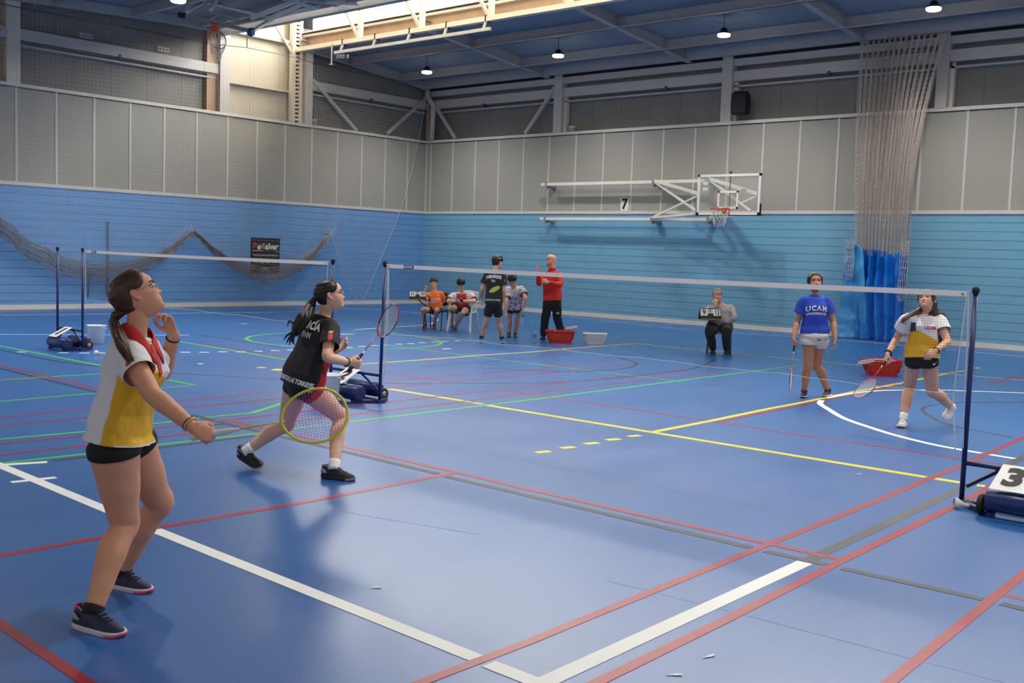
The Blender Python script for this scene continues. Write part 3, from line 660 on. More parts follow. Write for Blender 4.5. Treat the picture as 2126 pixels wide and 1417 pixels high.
def tarp(x0t, x1t, x0b, x1b, zt, zb, folds, amp, yo, m, seed):
    r = random.Random(seed); nu, nv_ = 90, 40; rows = []; ph = r.uniform(0, 6)
    for j in range(nv_+1):
        t = j/nv_; row = []
        for i in range(nu+1):
            s = i/nu; x = (x0t+(x0b-x0t)*t)+((x1t-x0t)+((x1b-x0b)-(x1t-x0t))*t)*s
            z = zt+(zb-zt)*t+(.05*math.sin(7*s+ph)*(1-t))+.02*math.sin(17*s)*(1-t)
            y = yo+amp*(.35+.65*t if folds < 4 else 1-.3*t)*math.sin(2*math.pi*folds*s+ph+1.3*math.sin(2.2*t+s*2))+.07*noise.noise(Vector((x*2.5, z*2.2, seed)))+.03*noise.noise(Vector((x*8, z*7, seed+3)))
            row.append(Vector((x+.03*math.sin(6*s+4*t), y, max(z, .012))))
        rows.append(row)
    mb = MB(); n = nu+1
    for sgn in (0, .006):
        for row in rows: mb.v += [p+Vector((0, sgn, 0)) for p in row]
    K = n*(nv_+1)
    for j in range(nv_):
        for i in range(nu):
            a = j*n+i; mb.f.append((a, a+n, a+n+1, a+1)); mb.f.append((K+a, K+a+1, K+a+n+1, K+a+n))
    for i in range(nu):
        a = i; mb.f.append((a, a+1, K+a+1, K+a)); a = nv_*n+i; mb.f.append((a+1, a, K+a, K+a+1))
    for j in range(nv_):
        a = j*n; mb.f.append((a+n, a, K+a, K+a+n)); a = j*n+nu; mb.f.append((a, a+n, K+a+n, K+a))
    return mb.build('tarpaulin', m, cu, True)
tarp(-10.74, -9.44, -10.62, -9.56, 2.10, .02, 5.5, .10, CY-.16, M_TARP, 2)
tarp(-10.88, -10.45, -10.98, -10.25, 2.2, .02, 1.1, .10, CY-.26, M_TARP2, 5)
# ================================================================ wall-mounted basketball goal
M_WPAINT = mat('white_enamel', (226, 223, 214), .45, vary=(4, .04)); M_ORANGE = mat('orange_rim', (222, 84, 34), .45); M_GNET = mat('goal_net', (214, 206, 196), .8)
M_GLASS = mat('acrylic_board', (215, 220, 222), .12, alpha=.09); M_BLKP = mat('black_padding', (24, 24, 26), .7); M_GREYM = mat('grey_bracket', (140, 138, 136), .5)
def hoop(root, c, a1, a2, dn, r=.225):   # ring in the plane a1,a2; net falls along dn
    rg = MB().tube([c+a1*(r*math.cos(2*math.pi*k/32))+a2*(r*math.sin(2*math.pi*k/32)) for k in range(33)], .014, 8, False).build('ring', M_ORANGE, root, True)
    mb = MB(); K = 12
    for sg in (1, -1):
        for k in range(K):
            pts = []
            for j in range(9):
                t = j/8; an = 2*math.pi*(k+sg*t*2.5)/K; rr = r*(1-.48*t)*(1+.06*math.sin(k*5+j))
                pts.append(c+(a1*math.cos(an)+a2*math.sin(an))*rr+dn*(.42*t+.015*math.sin(3*k+j)))
            mb.tube(pts, .006, 4, False)
    mb.build('ring_net', M_GNET, rg)
    return rg
bb = empty('wall_basketball_goal', (-14, 24.3, 2.8), 'white-framed basketball backboard on swing arms fixed to the far wall', 'basketball goal')
BY = 23.9; x0, x1, z0, z1 = -14.87, -13.07, 2.90, 3.92
fb = MB().box((x0, BY-.025, z0), (x1, BY+.025, z0+.06)).box((x0, BY-.025, z1-.06), (x1, BY+.025, z1)).box((x0, BY-.025, z0), (x0+.06, BY+.025, z1)).box((x1-.06, BY-.025, z0), (x1, BY+.025, z1)).build('board_frame', M_WPAINT, bb)
MB().box((x0+.05, BY-.006, z0+.05), (x1-.05, BY+.006, z1-.05)).build('board_sheet', M_GLASS, bb)
xm = (x0+x1)/2; MB().box((xm-.295, BY-.03, 3.05), (xm-.245, BY-.02, 3.50)).box((xm+.245, BY-.03, 3.05), (xm+.295, BY-.02, 3.50)).box((xm-.295, BY-.03, 3.45), (xm+.295, BY-.02, 3.50)).box((xm-.295, BY-.03, 3.05), (xm+.295, BY-.02, 3.10)).build('target_square', M_WPAINT, fb)
MB().box((x0-.015, BY-.03, z0-.02), (x1+.015, BY+.03, z0)).box((x0-.018, BY-.03, z0-.02), (x0, BY+.03, z0+.28)).box((x1, BY-.03, z0-.02), (x1+.018, BY+.03, z0+.28)).build('edge_padding', M_BLKP, bb)
MB().tube([(xm, BY+.06, z1+.05), (xm, BY+.06, z0)], .014, 8).build('centre_pole', M_BLKP, bb); MB().tube([(xm, BY+.06, z1+.03), (xm, BY+.06, z1+.07)], .03, 10).build('pole_cap', M_BLKP, bb)
pl = MB().box((xm-.07, BY-.14, 2.93), (xm+.07, BY-.03, 3.08)).build('rim_bracket', M_ORANGE, bb)
hoop(bb, Vector((xm, BY-.38, 3.03)), Xa, Ya, -Za)
RY = 24.62
for z, xa, xb in ((3.83, -20.72, -14.85), (2.82, -20.72, -14.85)):
    rl = MB().bar((xa, RY, z), (xb, RY, z), .08, .085).build('rail', M_WPAINT, bb)
    for x in (-20.52, -16.72, -14.95):
        MB().box((x-.08, RY, z-.1), (x+.08, YF, z-.02)).box((x-.03, RY-.06, z-.13), (x+.03, RY+.06, z+.06)).build('wall_bracket', M_GREYM, bb)
for a, b, w in (((-16.72, RY, 3.86), (x0, BY+.05, 3.45), .075), ((-16.72, RY, 3.84), (x0+.0, BY+.05, 2.98), .05), ((-16.78, RY, 2.84), (x0, BY+.05, 3.40), .045), ((-16.78, RY, 2.86), (x0, BY+.05, 2.94), .06),
                ((-15.0, RY, 3.88), (x1-.1, BY+.05, 3.42), .075), ((-15.0, RY, 3.86), (x1-.28, BY+.05, 3.0), .045), ((-14.95, RY, 2.86), (x1-.1, BY+.05, 3.38), .04), ((-14.95, RY, 2.84), (x1-.3, BY+.05, 2.95), .05)):
    MB().bar(a, b, w, w).build('swing_arm', M_WPAINT, bb)
MB().lathe([(.05, -.008), (.085, -.008), (.085, .008), (.05, .008)], (x0+.2, BY+.04, 3.74), (Xa, Za, Ya), 16).build('pulley', M_WPAINT, bb); MB().box((x0+.12, BY+.03, 3.52), (x0+.27, BY+.05, 3.60)).build('pulley', M_WPAINT, bb)
# folded goal under the roof
cg = empty('ceiling_basketball_goal', PD(455, 45, 26), 'basketball goal folded up under the roof with its orange ring hanging down', 'basketball goal')
BL, BR, TR, TL = PD(378, 30, 26.0), PD(524, 65, 25.65), PD(569, 37, 26.5), PD(425, 4, 26.85)
e1 = (BR-BL).normalized(); e2 = (TL-BL); e2 = (e2-e1*e2.dot(e1)).normalized(); nn = e1.cross(e2)
if nn.z > 0: nn = -nn
wB = (BR-BL).length; hB = ((TL-BL).length+(TR-BR).length)/2
def bp_(u, v, w=0.0): return BL+e1*(u*wB)+(TL-BL)*v+nn*w
mb = MB()
for a, b in ((bp_(0, 0), bp_(1, 0)), (bp_(0, 1), bp_(1, 1)), (bp_(0, 0), bp_(0, 1)), (bp_(1, 0), bp_(1, 1))): mb.bar(a, b, .085, .06, nn)
fbc = mb.build('board_frame', M_WPAINT, cg)
MB().add([bp_(.02, .03, .01), bp_(.98, .03, .01), bp_(.98, .97, .01), bp_(.02, .97, .01), bp_(.02, .03, -.01), bp_(.98, .03, -.01), bp_(.98, .97, -.01), bp_(.02, .97, -.01)], [(0, 1, 2, 3), (7, 6, 5, 4), (0, 4, 5, 1), (1, 5, 6, 2), (2, 6, 7, 3), (3, 7, 4, 0)]).build('board_sheet', M_GLASS, cg)
mb = MB()
for a, b in (((.36, .12), (.64, .12)), ((.36, .55), (.64, .55)), ((.36, .12), (.36, .55)), ((.64, .12), (.64, .55))): mb.bar(bp_(*a, .015), bp_(*b, .015), .05, .012, nn)
mb.build('target_square', M_WPAINT, fbc)
MB().bar(bp_(-.02, -.04), bp_(1.0, -.04), .06, .05, nn).build('edge_padding', M_GREYM, cg)
MB().bar(bp_(-.03, -.05), bp_(.06, -.04), .1, .1, nn).build('corner_pad', M_BLKP, cg); MB().bar(bp_(.97, -.05), bp_(1.03, -.06), .14, .16, nn).build('corner_pad', mat('blue_pad', (30, 62, 120), .6), cg)
MB().obox(bp_(.48, -.03, .09), e1*.09, e2*.06, nn*.1).build('rim_bracket', M_ORANGE, cg)
hoop(cg, bp_(.5, -.0, .42), e1, nn, (-Za*.75-e2*.3+CFW*.3).normalized())
for a, b, w in ((bp_(.25, .5, -.05), PD(470, -40, 26.6), .08), (bp_(.8, .6, -.05), PD(700, -30, 25.4), .09), (bp_(1, .75, -.05), PD(730, -35, 25.6), .08), (bp_(.05, .1, -.05), PD(388, 2, 26.2), .09), (PD(388, 2, 26.2), PD(470, -25, 26.5), .09), (bp_(1, .9, -.03), PD(690, 6, 25.8), .07), (PD(600, -2, 26.0), PD(745, 4, 25.2), .14), (PD(560, -10, 26.2), PD(650, 16, 25.6), .08)):
    MB().bar(a, b, w, w).build('support_arm', M_WPAINT, cg)
MB().bar(PD(700, 10, 25.5), PD(706, -30, 25.5), .07, .07).build('support_arm', M_WPAINT, cg)
# ================================================================ speaker, signs
sp = empty('wall_speaker', (-14.2, 24.7, 5.5), 'black loudspeaker bracketed to the far wall above the panels', 'speaker')
mb = MB(); ring = []
for z, w, d in ((5.50, .17, .14), (5.54, .20, .18), (5.78, .21, .19), (6.0, .20, .18), (6.08, .16, .13)):
    ring.append([Vector((-14.22+w*sx_, 24.70+d*sy_, z)) for sx_, sy_ in ((-1, -.7), (-.7, -1), (.7, -1), (1, -.7), (1, .7), (.6, 1), (-.6, 1), (-1, .7))])
bx = mb.loft(ring).build('cabinet', M_BLKP, sp)
MB().box((-14.37, 24.50, 5.6), (-14.07, 24.525, 6.0)).build('grille', mat('speaker_grille', (34, 34, 36), .8, bump=(300, .5)), bx); MB().bar((-14.45, 24.8, 6.15), (-14.3, 24.72, 6.0), .03, .03).build('bracket', M_GREYM, sp); MB().bar((-14.35, 25.0, 5.8), (-14.25, 24.85, 5.8), .06, .08).build('bracket', M_GREYM, sp)
s7 = empty('number_sign', (-17.9, YF-.02, 3.2), 'white paper sign with a black 7 on the grey far wall panels', 'sign')
c7 = PY(1297, 424, YF-.02); sh = MB().box((c7.x-.145, YF-.022, c7.z-.18), (c7.x+.145, YF-.018, c7.z+.18)).build('sheet', M_PAPER, s7)
flat_text('7', Vector((c7.x, YF-.024, c7.z)), Xa, Za, .40, M_INK, sh, bold=.014)
po = empty('advert_poster', (XL+.02, 18.6, 1.4), 'black advertising poster with white and coloured lettering on the blue left wall', 'poster')
p0, p1 = PX(521, 494, XL+.01), PX(580, 566, XL+.01); yc = (p0.y+p1.y)/2; hw = (p1.y-p0.y)/2; zc = (p0.z+p1.z)/2; hh = (p0.z-p1.z)/2+.02
bd = MB().box((XL+.002, yc-hw, zc-hh), (XL+.012, yc+hw, zc+hh)).build('board', mat('poster_black', (20, 19, 20), .5), po)
def pt(t, y, z, s, m, **k): flat_text(t, Vector((XL+.014, yc+hw*y, zc+hh*z)), Ya, Za, s, m, bd, **k)
m_red = mat('print_red', (200, 40, 36), .6); m_gold = mat('print_gold', (196, 150, 46), .6)
pt('P', -.78, .52, .26, m_red, bold=.01, shear=.2); pt('e', -.47, .50, .25, M_WHITEINK, bold=.008, shear=.2); pt('ñ', -.20, .52, .25, m_gold, bold=.008, shear=.2); pt('alver', .40, .51, .25, M_WHITEINK, bold=.008, shear=.2, sx=.92)
MB().box((XL+.012, yc-.9*hw, zc+.255*hh), (XL+.015, yc-.15*hw, zc+.285*hh)).box((XL+.012, yc+.76*hw, zc+.25*hh), (XL+.015, yc+.9*hw, zc+.28*hh)).build('rule', M_WHITEINK, bd)
pt('www.penalverpublicidad.es', 0, .03, .082, M_WHITEINK, sx=.93); pt('Tf. 968 628 493', .0, -.33, .13, M_WHITEINK, bold=.002, sx=.95)
pt('C/ Mayor, 40', .0, -.66, .055, M_WHITEINK); pt('MURCIA', .0, -.78, .065, M_WHITEINK, bold=.002); pt('publicidad y rotulos', .0, -.9, .05, M_WHITEINK)
# small cable box and flood fittings
for px, py in ((1188, 267), (652, 254)):
    P = PY(px, py, YF-.03) if px > 900 else PX(px, py, XL+.05)
    jb = empty('junction_box', P, 'small grey junction box on the '+('far' if px > 900 else 'left')+' wall ledge', 'junction box'); MB().box((P.x-.09, P.y-.04, ZP+.01), (P.x+.09, P.y+.04, ZP+.16)).build('box', M_GREYM, jb); MB().box((P.x-.095, P.y-.045, ZP+.12), (P.x+.095, P.y+.045, ZP+.17)).build('lid', M_STEELW, jb)
# ================================================================ baskets, buckets, bottle, shuttles
def basket(name, c, ang, L, Wd, H, m, label, cat='basket'):
    root = empty(name, c, label, cat)
    U = Vector((math.cos(ang), math.sin(ang), 0)); V2 = Vector((-U.y, U.x, 0)); c = Vector(c)
    def rect(z, k, n=8):
        a, b = L/2*k, Wd/2*k; r = .06; out = []
        for cx, cy, s in ((a-r, b-r, 0), (-a+r, b-r, 1), (-a+r, -b+r, 2), (a-r, -b+r, 3)):
            for q in range(5):
                an = math.pi/2*(s+q/4); out.append(c+U*(cx+r*math.cos(an))+V2*(cy+r*math.sin(an))+Za*z)
        return out
    def k_(z): return .78+.22*z/H
    mb = MB()
    def band(za, zb, t=.006):
        a, b = rect(za, k_(za)), rect(zb, k_(zb)); a2, b2 = rect(za, k_(za)*(1-2*t/Wd)), rect(zb, k_(zb)*(1-2*t/Wd))
        mb.loft([a, b, b2, a2, a], False)
    band(0, .07); band(H-.06, H); mb.loft([rect(0.0, k_(0)), rect(.008, k_(0))])
    body = mb.build('tub', m, root)
    rm = MB(); o = rect(H-.012, k_(H)*1.08); i = rect(H-.012, k_(H)*.98); o2 = rect(H+.008, k_(H)*1.09); i2 = rect(H+.008, k_(H)*.98); rm.loft([o, o2, i2, i, o], False).build('rim', m, root)
    mb = MB()
    for side in (0, 1, 2, 3):
        n = 13 if side % 2 else 8; half = (L if side % 2 else Wd)/2
        for q in range(n):
            t = -1+2*(q+.5)/n
            for A, B in ((0.06, H-.05),):
                def at(z):
                    k = k_(z)
                    if side == 0: return c+U*(L/2*k)+V2*(Wd/2*k*t*.9)+Za*z
                    if side == 2: return c-U*(L/2*k)+V2*(Wd/2*k*t*.9)+Za*z
                    if side == 1: return c+V2*(Wd/2*k)+U*(L/2*k*t*.93)+Za*z
                    return c-V2*(Wd/2*k)+U*(L/2*k*t*.93)+Za*z
                w = half*2/n*.52
                mb.bar(at(A), at(B), w if side % 2 else .008, .008 if side % 2 else w, U if side % 2 == 0 else V2)
    mb.build('slats', m, root)
    MB().loft([rect(.02, .74), rect(H*.72, .90), rect(H*(1.02 if 'clothes' in label else .86), .66)]).build('towel_heap' if False else 'folded_contents', mat('basket_contents_'+label.split()[0]+label.split()[4], (222, 120, 40) if 'first' in label or 'orange' in label else (205, 203, 200) if 'white' in label.split()[0] else (150, 30, 34), .8, vary=(9, .25)), root)
    return root
M_RBASK = mat('red_plastic', (206, 26, 22), .38); M_WBASK = mat('white_plastic', (222, 222, 220), .4)
bk1 = PZ(1160, 712); bk2 = PZ(1232, 714); bk3 = PZ(1831, 780)
AV = math.atan2(CR.y, CR.x)
basket('laundry_basket', bk1+Vector((-.05, .1, 0)), AV, .56, .36, .235, M_RBASK, 'red plastic laundry basket holding orange cloth, beside the white basket')
basket('laundry_basket', bk2+Vector((-.05, .1, 0)), AV, .45, .32, .205, M_WBASK, 'white plastic laundry basket on the blue floor by the far players')
basket('laundry_basket', bk3+Vector((-.05, .1, 0)), AV-.05, .56, .36, .25, M_RBASK, 'red plastic laundry basket holding red clothes, behind the right-hand player')
M_BUCK = mat('frosted_plastic', (226, 232, 236), .35, alpha=.78); M_SHUT = mat('feather_white', (232, 232, 226), .7); M_CORK = mat('cork', (214, 200, 160), .7)
def shuttle(c, d, label, group=None, s=1.0):
    root = empty('shuttlecock', c, label, 'shuttlecock', group); d = Vector(d).normalized(); u = d.orthogonal().normalized(); w = d.cross(u); c = Vector(c)
    MB().lathe([(.004, -.002), (.010, .002), (.0135, .010), (.0135, .024), (.011, .028)], c, (u*s, w*s, d*s), 14).build('cork', M_CORK, root, True)
    mb = MB()
    for k in range(16):
        a0, a1 = 2*math.pi*(k-.42)/16, 2*math.pi*(k+.42)/16; am = (a0+a1)/2
        def q(a, r, z, e=0): return c+(u*math.cos(a)*r+w*math.sin(a)*r+d*z)*s
        vs = [q(am-.03, .011, .026), q(am+.03, .011, .026), q(a0, .024, .06), q(a1, .024, .06), q(a0, .033, .082), q(am, .034, .088), q(a1, .033, .082)]
        vi = [v-(u*math.cos(am)+w*math.sin(am))*.0008*s for v in vs]
        mb.add(vs+vi, [(0, 1, 3, 2), (2, 3, 6, 5, 4), (9, 10, 8, 7), (11, 12, 13, 10, 9), (0, 2, 9, 7), (2, 4, 11, 9), (4, 5, 12, 11), (5, 6, 13, 12), (6, 3, 10, 13), (3, 1, 8, 10), (1, 0, 7, 8)])
    mb.build('feathers', M_SHUT, root)
def bucket(c, r0, r1, h, label):
    c = Vector((c.x, c.y, 0)); root = empty('bucket', c, label, 'bucket')
    MB().lathe([(r0*.5, 0), (r0, .004), (r1, h-.012), (r1+.012, h-.01), (r1+.012, h), (r1-.004, h), (r0-.004, .01), (r0*.4, .012)], c, n=32).build('pail', M_BUCK, root, True)
    MB().tube([c+Vector((math.cos(a)*(r1+.012), math.sin(a)*(r1+.012), h-.02-.05*math.sin(a))) for a in [math.pi*k/14 for k in range(15)]], .004, 6).build('handle', M_WBASK, root)
    return c
bc = bucket(PZ(187, 713)+Vector((.02, .1, 0)), .115, .15, .31, 'tall translucent white bucket beside net post cart number 1')
bc2 = bucket(PZ(686, 838)+Vector((-.05, -.02, 0)), .125, .16, .33, 'translucent white bucket of shuttlecocks behind the running player, by cart number 2')
rs = random.Random(11)
for b_, n_ in ((bc, 4), (bc2, 8)):
    for k in range(n_):
        a = 2*math.pi*k/n_; shuttle(b_+Vector((.05*math.cos(a), .05*math.sin(a), .03+.02*(k % 3))), (rs.uniform(-.4, .4), rs.uniform(-.4, .4), 1), *(('white shuttlecock inside the tall far bucket at the left', 'shuttlecocks in the far bucket') if b_ is bc else ('white shuttlecock inside the bucket behind the running player', 'shuttlecocks in the near bucket')))
shuttle(PZ(2012, 1058)+Vector((0, 0, .028)), PZ(1998, 1056)-PZ(2012, 1058)+Vector((0, 0, .006)), 'white feather shuttlecock lying at the foot of the right net post', s=1.15)
shuttle(PZ(210, 737)+Vector((0, 0, .026)), PZ(200, 736)-PZ(210, 737), 'white feather shuttlecock lying on the floor near cart number 1', s=1.3)
bt = PZ(1110, 711); root = empty('water_bottle', bt, 'clear plastic water bottle with blue cap standing beside the red basket', 'bottle')
M_PET = mat('clear_plastic', (150, 196, 226), .12, alpha=.5, spec=.6)
bo = MB().lathe([(.02, 0), (.04, .004), (.042, .02), (.04, .05), (.042, .07), (.042, .2), (.036, .235), (.018, .27), (.014, .285)], bt, n=20).build('body', M_PET, root, True); MB().lathe([(.016, .283), (.016, .305), (.012, .307)], bt, n=16).build('cap', mat('blue_cap', (30, 90, 190), .4), root); MB().lathe([(.0425, .10), (.0425, .17)], bt, n=20, cap=False).build('paper_label', mat('bottle_label', (70, 120, 190), .5), bo)
bt2 = PD(1085, 660, 21.5); root = empty('water_bottle', bt2, 'small water bottle with dark cap held by the bending player in grey', 'bottle')
MB().lathe([(.02, -.17), (.033, -.165), (.033, -.02), (.014, .02), (.014, .035)], bt2, n=16).build('body', M_PET, root, True); MB().lathe([(.017, .03), (.017, .055)], bt2, n=14).build('cap', M_BLK, root)
for k, (px, py, a) in enumerate(((778, 1220, .2), (1471, 1363, .6), (1400, 1401, .1), (1781, 984, .3), (1010, 762, .2), (1190, 772, .9), (935, 724, 0))):
    P = PZ(px, py); d = Vector((math.cos(AV+a), math.sin(AV+a), 0)); n2 = Vector((-d.y, d.x, 0))
    fe = MB().loft([[P+d*(t*.035)+n2*(w_*s_)+Za*(zz+.004*t*t) for s_, zz in ((-1, .002), (1, .002), (1, .003), (-1, .003))] for t, w_ in ((-1, .001), (-.5, .004), (.2, .009), (.7, .008), (1, .003))])
    fe.build('feather_scrap', M_SHUT, None, label='tiny white feather scrap on the blue floor, '+['inside the white court line', 'right of the thick white line', 'at the bottom edge', 'below the long yellow line', 'near the dark arc', 'by the red thin lines', 'near the dashed white line'][k], cat='feather scrap')
# ================================================================ rackets
def racket(butt, axis, face, frame_c, shaft_c, grip_c, string_c, label, grp=None, frame2=None):
    d = Vector(axis).normalized(); n = Vector(face); n = (n-d*n.dot(d)).normalized(); s = d.cross(n).normalized(); b = Vector(butt)
    root = empty('badminton_racket', b, label, 'racket', grp)
    key = '_'.join(str(c) for c in frame_c)
    mf = mat('racket_frame_'+key, frame_c, .3, coat=.4); ms = mat('racket_shaft_'+'_'.join(map(str, shaft_c)), shaft_c, .3); mg = mat('racket_grip_'+'_'.join(map(str, grip_c)), grip_c, .8, bump=(90, .4, .002)); mst = mat('racket_string_'+'_'.join(map(str, string_c)), string_c, .5)
    MB().limb([b, b+d*.02, b+d*.05, b+d*.15, b+d*.175], [.0165, .0155, .0135, .0125, .0095], 10, 3, ref=s).build('handle', mg, root, True)
    MB().limb([b+d*.17, b+d*.20], [.0095, .006], 10, 2).build('cone', mat('racket_cone', (225, 225, 220), .4), root, True)
    MB().tube([b+d*.19, b+d*.405], .0036, 8).build('shaft', ms, root, True)
    c = b+d*.535; a_, b_ = .143, .115
    def el(t, k=1.0): return c+d*(a_*k*math.cos(t))+s*(b_*k*math.sin(t)*(1+.06*math.cos(t)))
    if frame2:
        m2 = mat('racket_frame_'+'_'.join(map(str, frame2)), frame2, .3, coat=.4)
        for t0, t1, m_ in ((-.6, .9, mf), (.9, 2.2, m2), (2.2, 3.9, mf), (3.9, 5.69, m2)): MB().tube([el(t0+(t1-t0)*k/12) for k in range(13)], .0056, 8).build('frame', m_, root, True)
    else: MB().tube([el(2*math.pi*k/48) for k in range(49)], .0056, 8, False).build('frame', mf, root, True)
    MB().limb([b+d*.40, b+d*.393], [.0036, .006], 8, 2).build('throat', mf, root, True)
    mb = MB(); w = .0006
    for k in range(-10, 11):
        x = k/10.5; h = math.sqrt(1-x*x)
        mb.bar(c+s*(b_*x)-d*(a_*h), c+s*(b_*x)+d*(a_*h), w*2, w*2, n)
        mb.bar(c+d*(a_*x)-s*(b_*h), c+d*(a_*x)+s*(b_*h), w*2, w*2, n)
    mb.build('string_bed', mst, root)
    return root
# ================================================================ people
def reach(P, px, py, L, sign=1):           # point on the pixel's ray at bone length L from P (sign: -1 nearer, +1 farther)
    r = ray(px, py); o = CO-P; A = r.dot(r); B = 2*o.dot(r); C = o.dot(o)-L*L; q = B*B-4*A*C
    d = (-B+sign*math.sqrt(q))/(2*A) if q > 0 else -B/(2*A)
    return CO+r*d
def mid(a, px, py, b, L1, L2, bias=0.0):   # knee / elbow on a pixel ray between two fixed joints
    best = None; d0 = (depth(a)+depth(b))/2; r = ray(px, py)
    for k in range(-120, 121):
        d = d0+k*.006; p = CO+r*d; c = ((p-a).length-L1)**2+((p-b).length-L2)**2+(1e-4)*(k*.006-bias)**2*20
        if best is None or c < best[0]: best = (c, p)
    return best[1]
def smoothmesh(mb, voxel, it=4, fac=.5):
    me = mb.mesh('tmp'); o = bpy.data.objects.new('tmp', me); COL.objects.link(o)
    m = o.modifiers.new('r', 'REMESH'); m.mode = 'VOXEL'; m.voxel_size = voxel; m.use_smooth_shade = True
    if it:
        q = o.modifiers.new('s', 'SMOOTH'); q.factor = fac; q.iterations = it
    dg = bpy.context.evaluated_depsgraph_get(); out = bpy.data.meshes.new_from_object(o.evaluated_get(dg))
    bpy.data.objects.remove(o, do_unlink=True); bpy.data.meshes.remove(me)
    return out
def cut_caps(me, cuts):
    bm = bmesh.new(); bm.from_mesh(me); dead = []
    for f in bm.faces:
        c = f.calc_center_median()
        for p, ax, r in cuts:
            e = c-p
            if abs(e.dot(ax)) < .022 and f.normal.dot(ax) > .55 and (e-ax*e.dot(ax)).length < r: dead.append(f); break
    bmesh.ops.delete(bm, geom=dead, context='FACES')
    bv_ = [v for v in bm.verts if any(e.is_boundary for e in v.link_edges)]
    for _ in range(6):
        new = {}
        for v in bv_:
            nb = [e.other_vert(v).co for e in v.link_edges if e.is_boundary]
            if nb: new[v] = (v.co+sum(nb, Vector())/len(nb))/2
        for v, c in new.items(): v.co = c
    for v in bv_:
        for p, ax, r in cuts:
            e = v.co-p
            if abs(e.dot(ax)) < .03 and (e-ax*e.dot(ax)).length < r: v.co = v.co-ax*e.dot(ax)*.8; break
    bm.to_mesh(me); bm.free()
def wrinkle(me, amp, sc, seed=0.0):
    vs = me.vertices; nn_ = [v.normal.copy() for v in vs]
    for v, n in zip(vs, nn_):
        c = v.co; q = noise.noise(Vector((c.x*sc, c.y*sc, c.z*sc*.6+seed)))+.5*noise.noise(Vector((c.x*sc*2.3+5, c.y*sc*2.3, c.z*sc*1.3+seed)))
        v.co = c+n*(amp*q)
def paint(me, fn):
    a = me.color_attributes.new('Col', 'FLOAT_COLOR', 'POINT')
    for i, v in enumerate(me.vertices): a.data[i].color = fn(v.co)
def mixc(a, b, t):
    t = max(0.0, min(1.0, t)); return tuple(x*(1-t)+y*t for x, y in zip(a, b))
def mk(me, name, m, parent, smooth=True):
    me.name = name; me.materials.clear(); me.materials.append(m)
    me.polygons.foreach_set('use_smooth', [smooth]*len(me.polygons)); me.update()
    o = bpy.data.objects.new(name, me); COL.objects.link(o); return setp(o, parent)
def prof(tab, z):
    if z <= tab[0][0]: return tab[0][1]
    for (a, p), (b, q) in zip(tab, tab[1:]):
        if z <= b: t = (z-a)/(b-a); t = t*t*(3-2*t); return p+(q-p)*t
    return tab[-1][1]
FRONT = [(0, .27), (.05, .36), (.10, .385), (.16, .362), (.20, .385), (.225, .392), (.245, .378), (.265, .392), (.30, .372), (.34, .38), (.42, .365), (.5, .352), (.57, .385), (.62, .395), (.72, .395), (.82, .345), (.9, .26), (.96, .16), (1.0, .02)]
BACK = [(0, .0), (.08, .10), (.2, .26), (.35, .40), (.5, .47), (.65, .49), (.78, .455), (.88, .35), (.95, .22), (1.0, .02)]
WIDE = [(0, .10), (.05, .155), (.1, .19), (.2, .255), (.32, .30), (.45, .325), (.55, .335), (.65, .345), (.76, .33), (.86, .265), (.94, .165), (1.0, .02)]
def head_pt(ph, z, off=0.0):
    w, f, b = prof(WIDE, z)+off, prof(FRONT, z)+off, prof(BACK, z)+off
    s, c = math.sin(ph), math.cos(ph)
    e = .86 if c > 0 else 1.0
    x = w*math.copysign(abs(s)**e, s); y = (f if c > 0 else b)*math.copysign(abs(c)**e, c)
    return x, y
def face_relief(x, y, z):
    if y <= 0: return 0.0
    d = 0
    t = (.54-z)/(.54-.345)
    if 0 < t < 1.12:
        nz = .115*t**1.25 if t <= 1 else .115*(1-(t-1)/.12*.75)
        sg = .030+.026*min(1, t); d += nz*math.exp(-(x/sg)**2)
    d += -.040*math.exp(-((abs(x)-.15)/.075)**2-((z-.505)/.042)**2)
    d += .014*math.exp(-((abs(x)-.15)/.10)**2-((z-.575)/.03)**2)
    d += .020*math.exp(-((abs(x)-.2)/.08)**2-((z-.38)/.07)**2)
    d += -.012*math.exp(-(x/.10)**2-((z-.245)/.010)**2)
    return d
HAIRLINE = {'pony': [(0, .92), (.5, .87), (.8, .76), (1.05, .62), (1.3, .555), (1.75, .55), (1.95, .34), (2.3, .20), (2.7, .12), (3.2, .10)],
            'parted': [(0, .80), (.35, .80), (.7, .72), (.95, .56), (1.15, .40), (1.6, .30), (1.95, .22), (2.3, .16), (2.7, .12), (3.2, .10)],
            'boy': [(0, .72), (.35, .70), (.7, .70), (.95, .60), (1.15, .50), (1.3, .56), (1.75, .55), (1.95, .40), (2.3, .26), (3.2, .20)],
            'crop': [(0, .84), (.5, .84), (.9, .70), (1.15, .50), (1.5, .47), (1.8, .42), (2.2, .28), (3.2, .22)]}
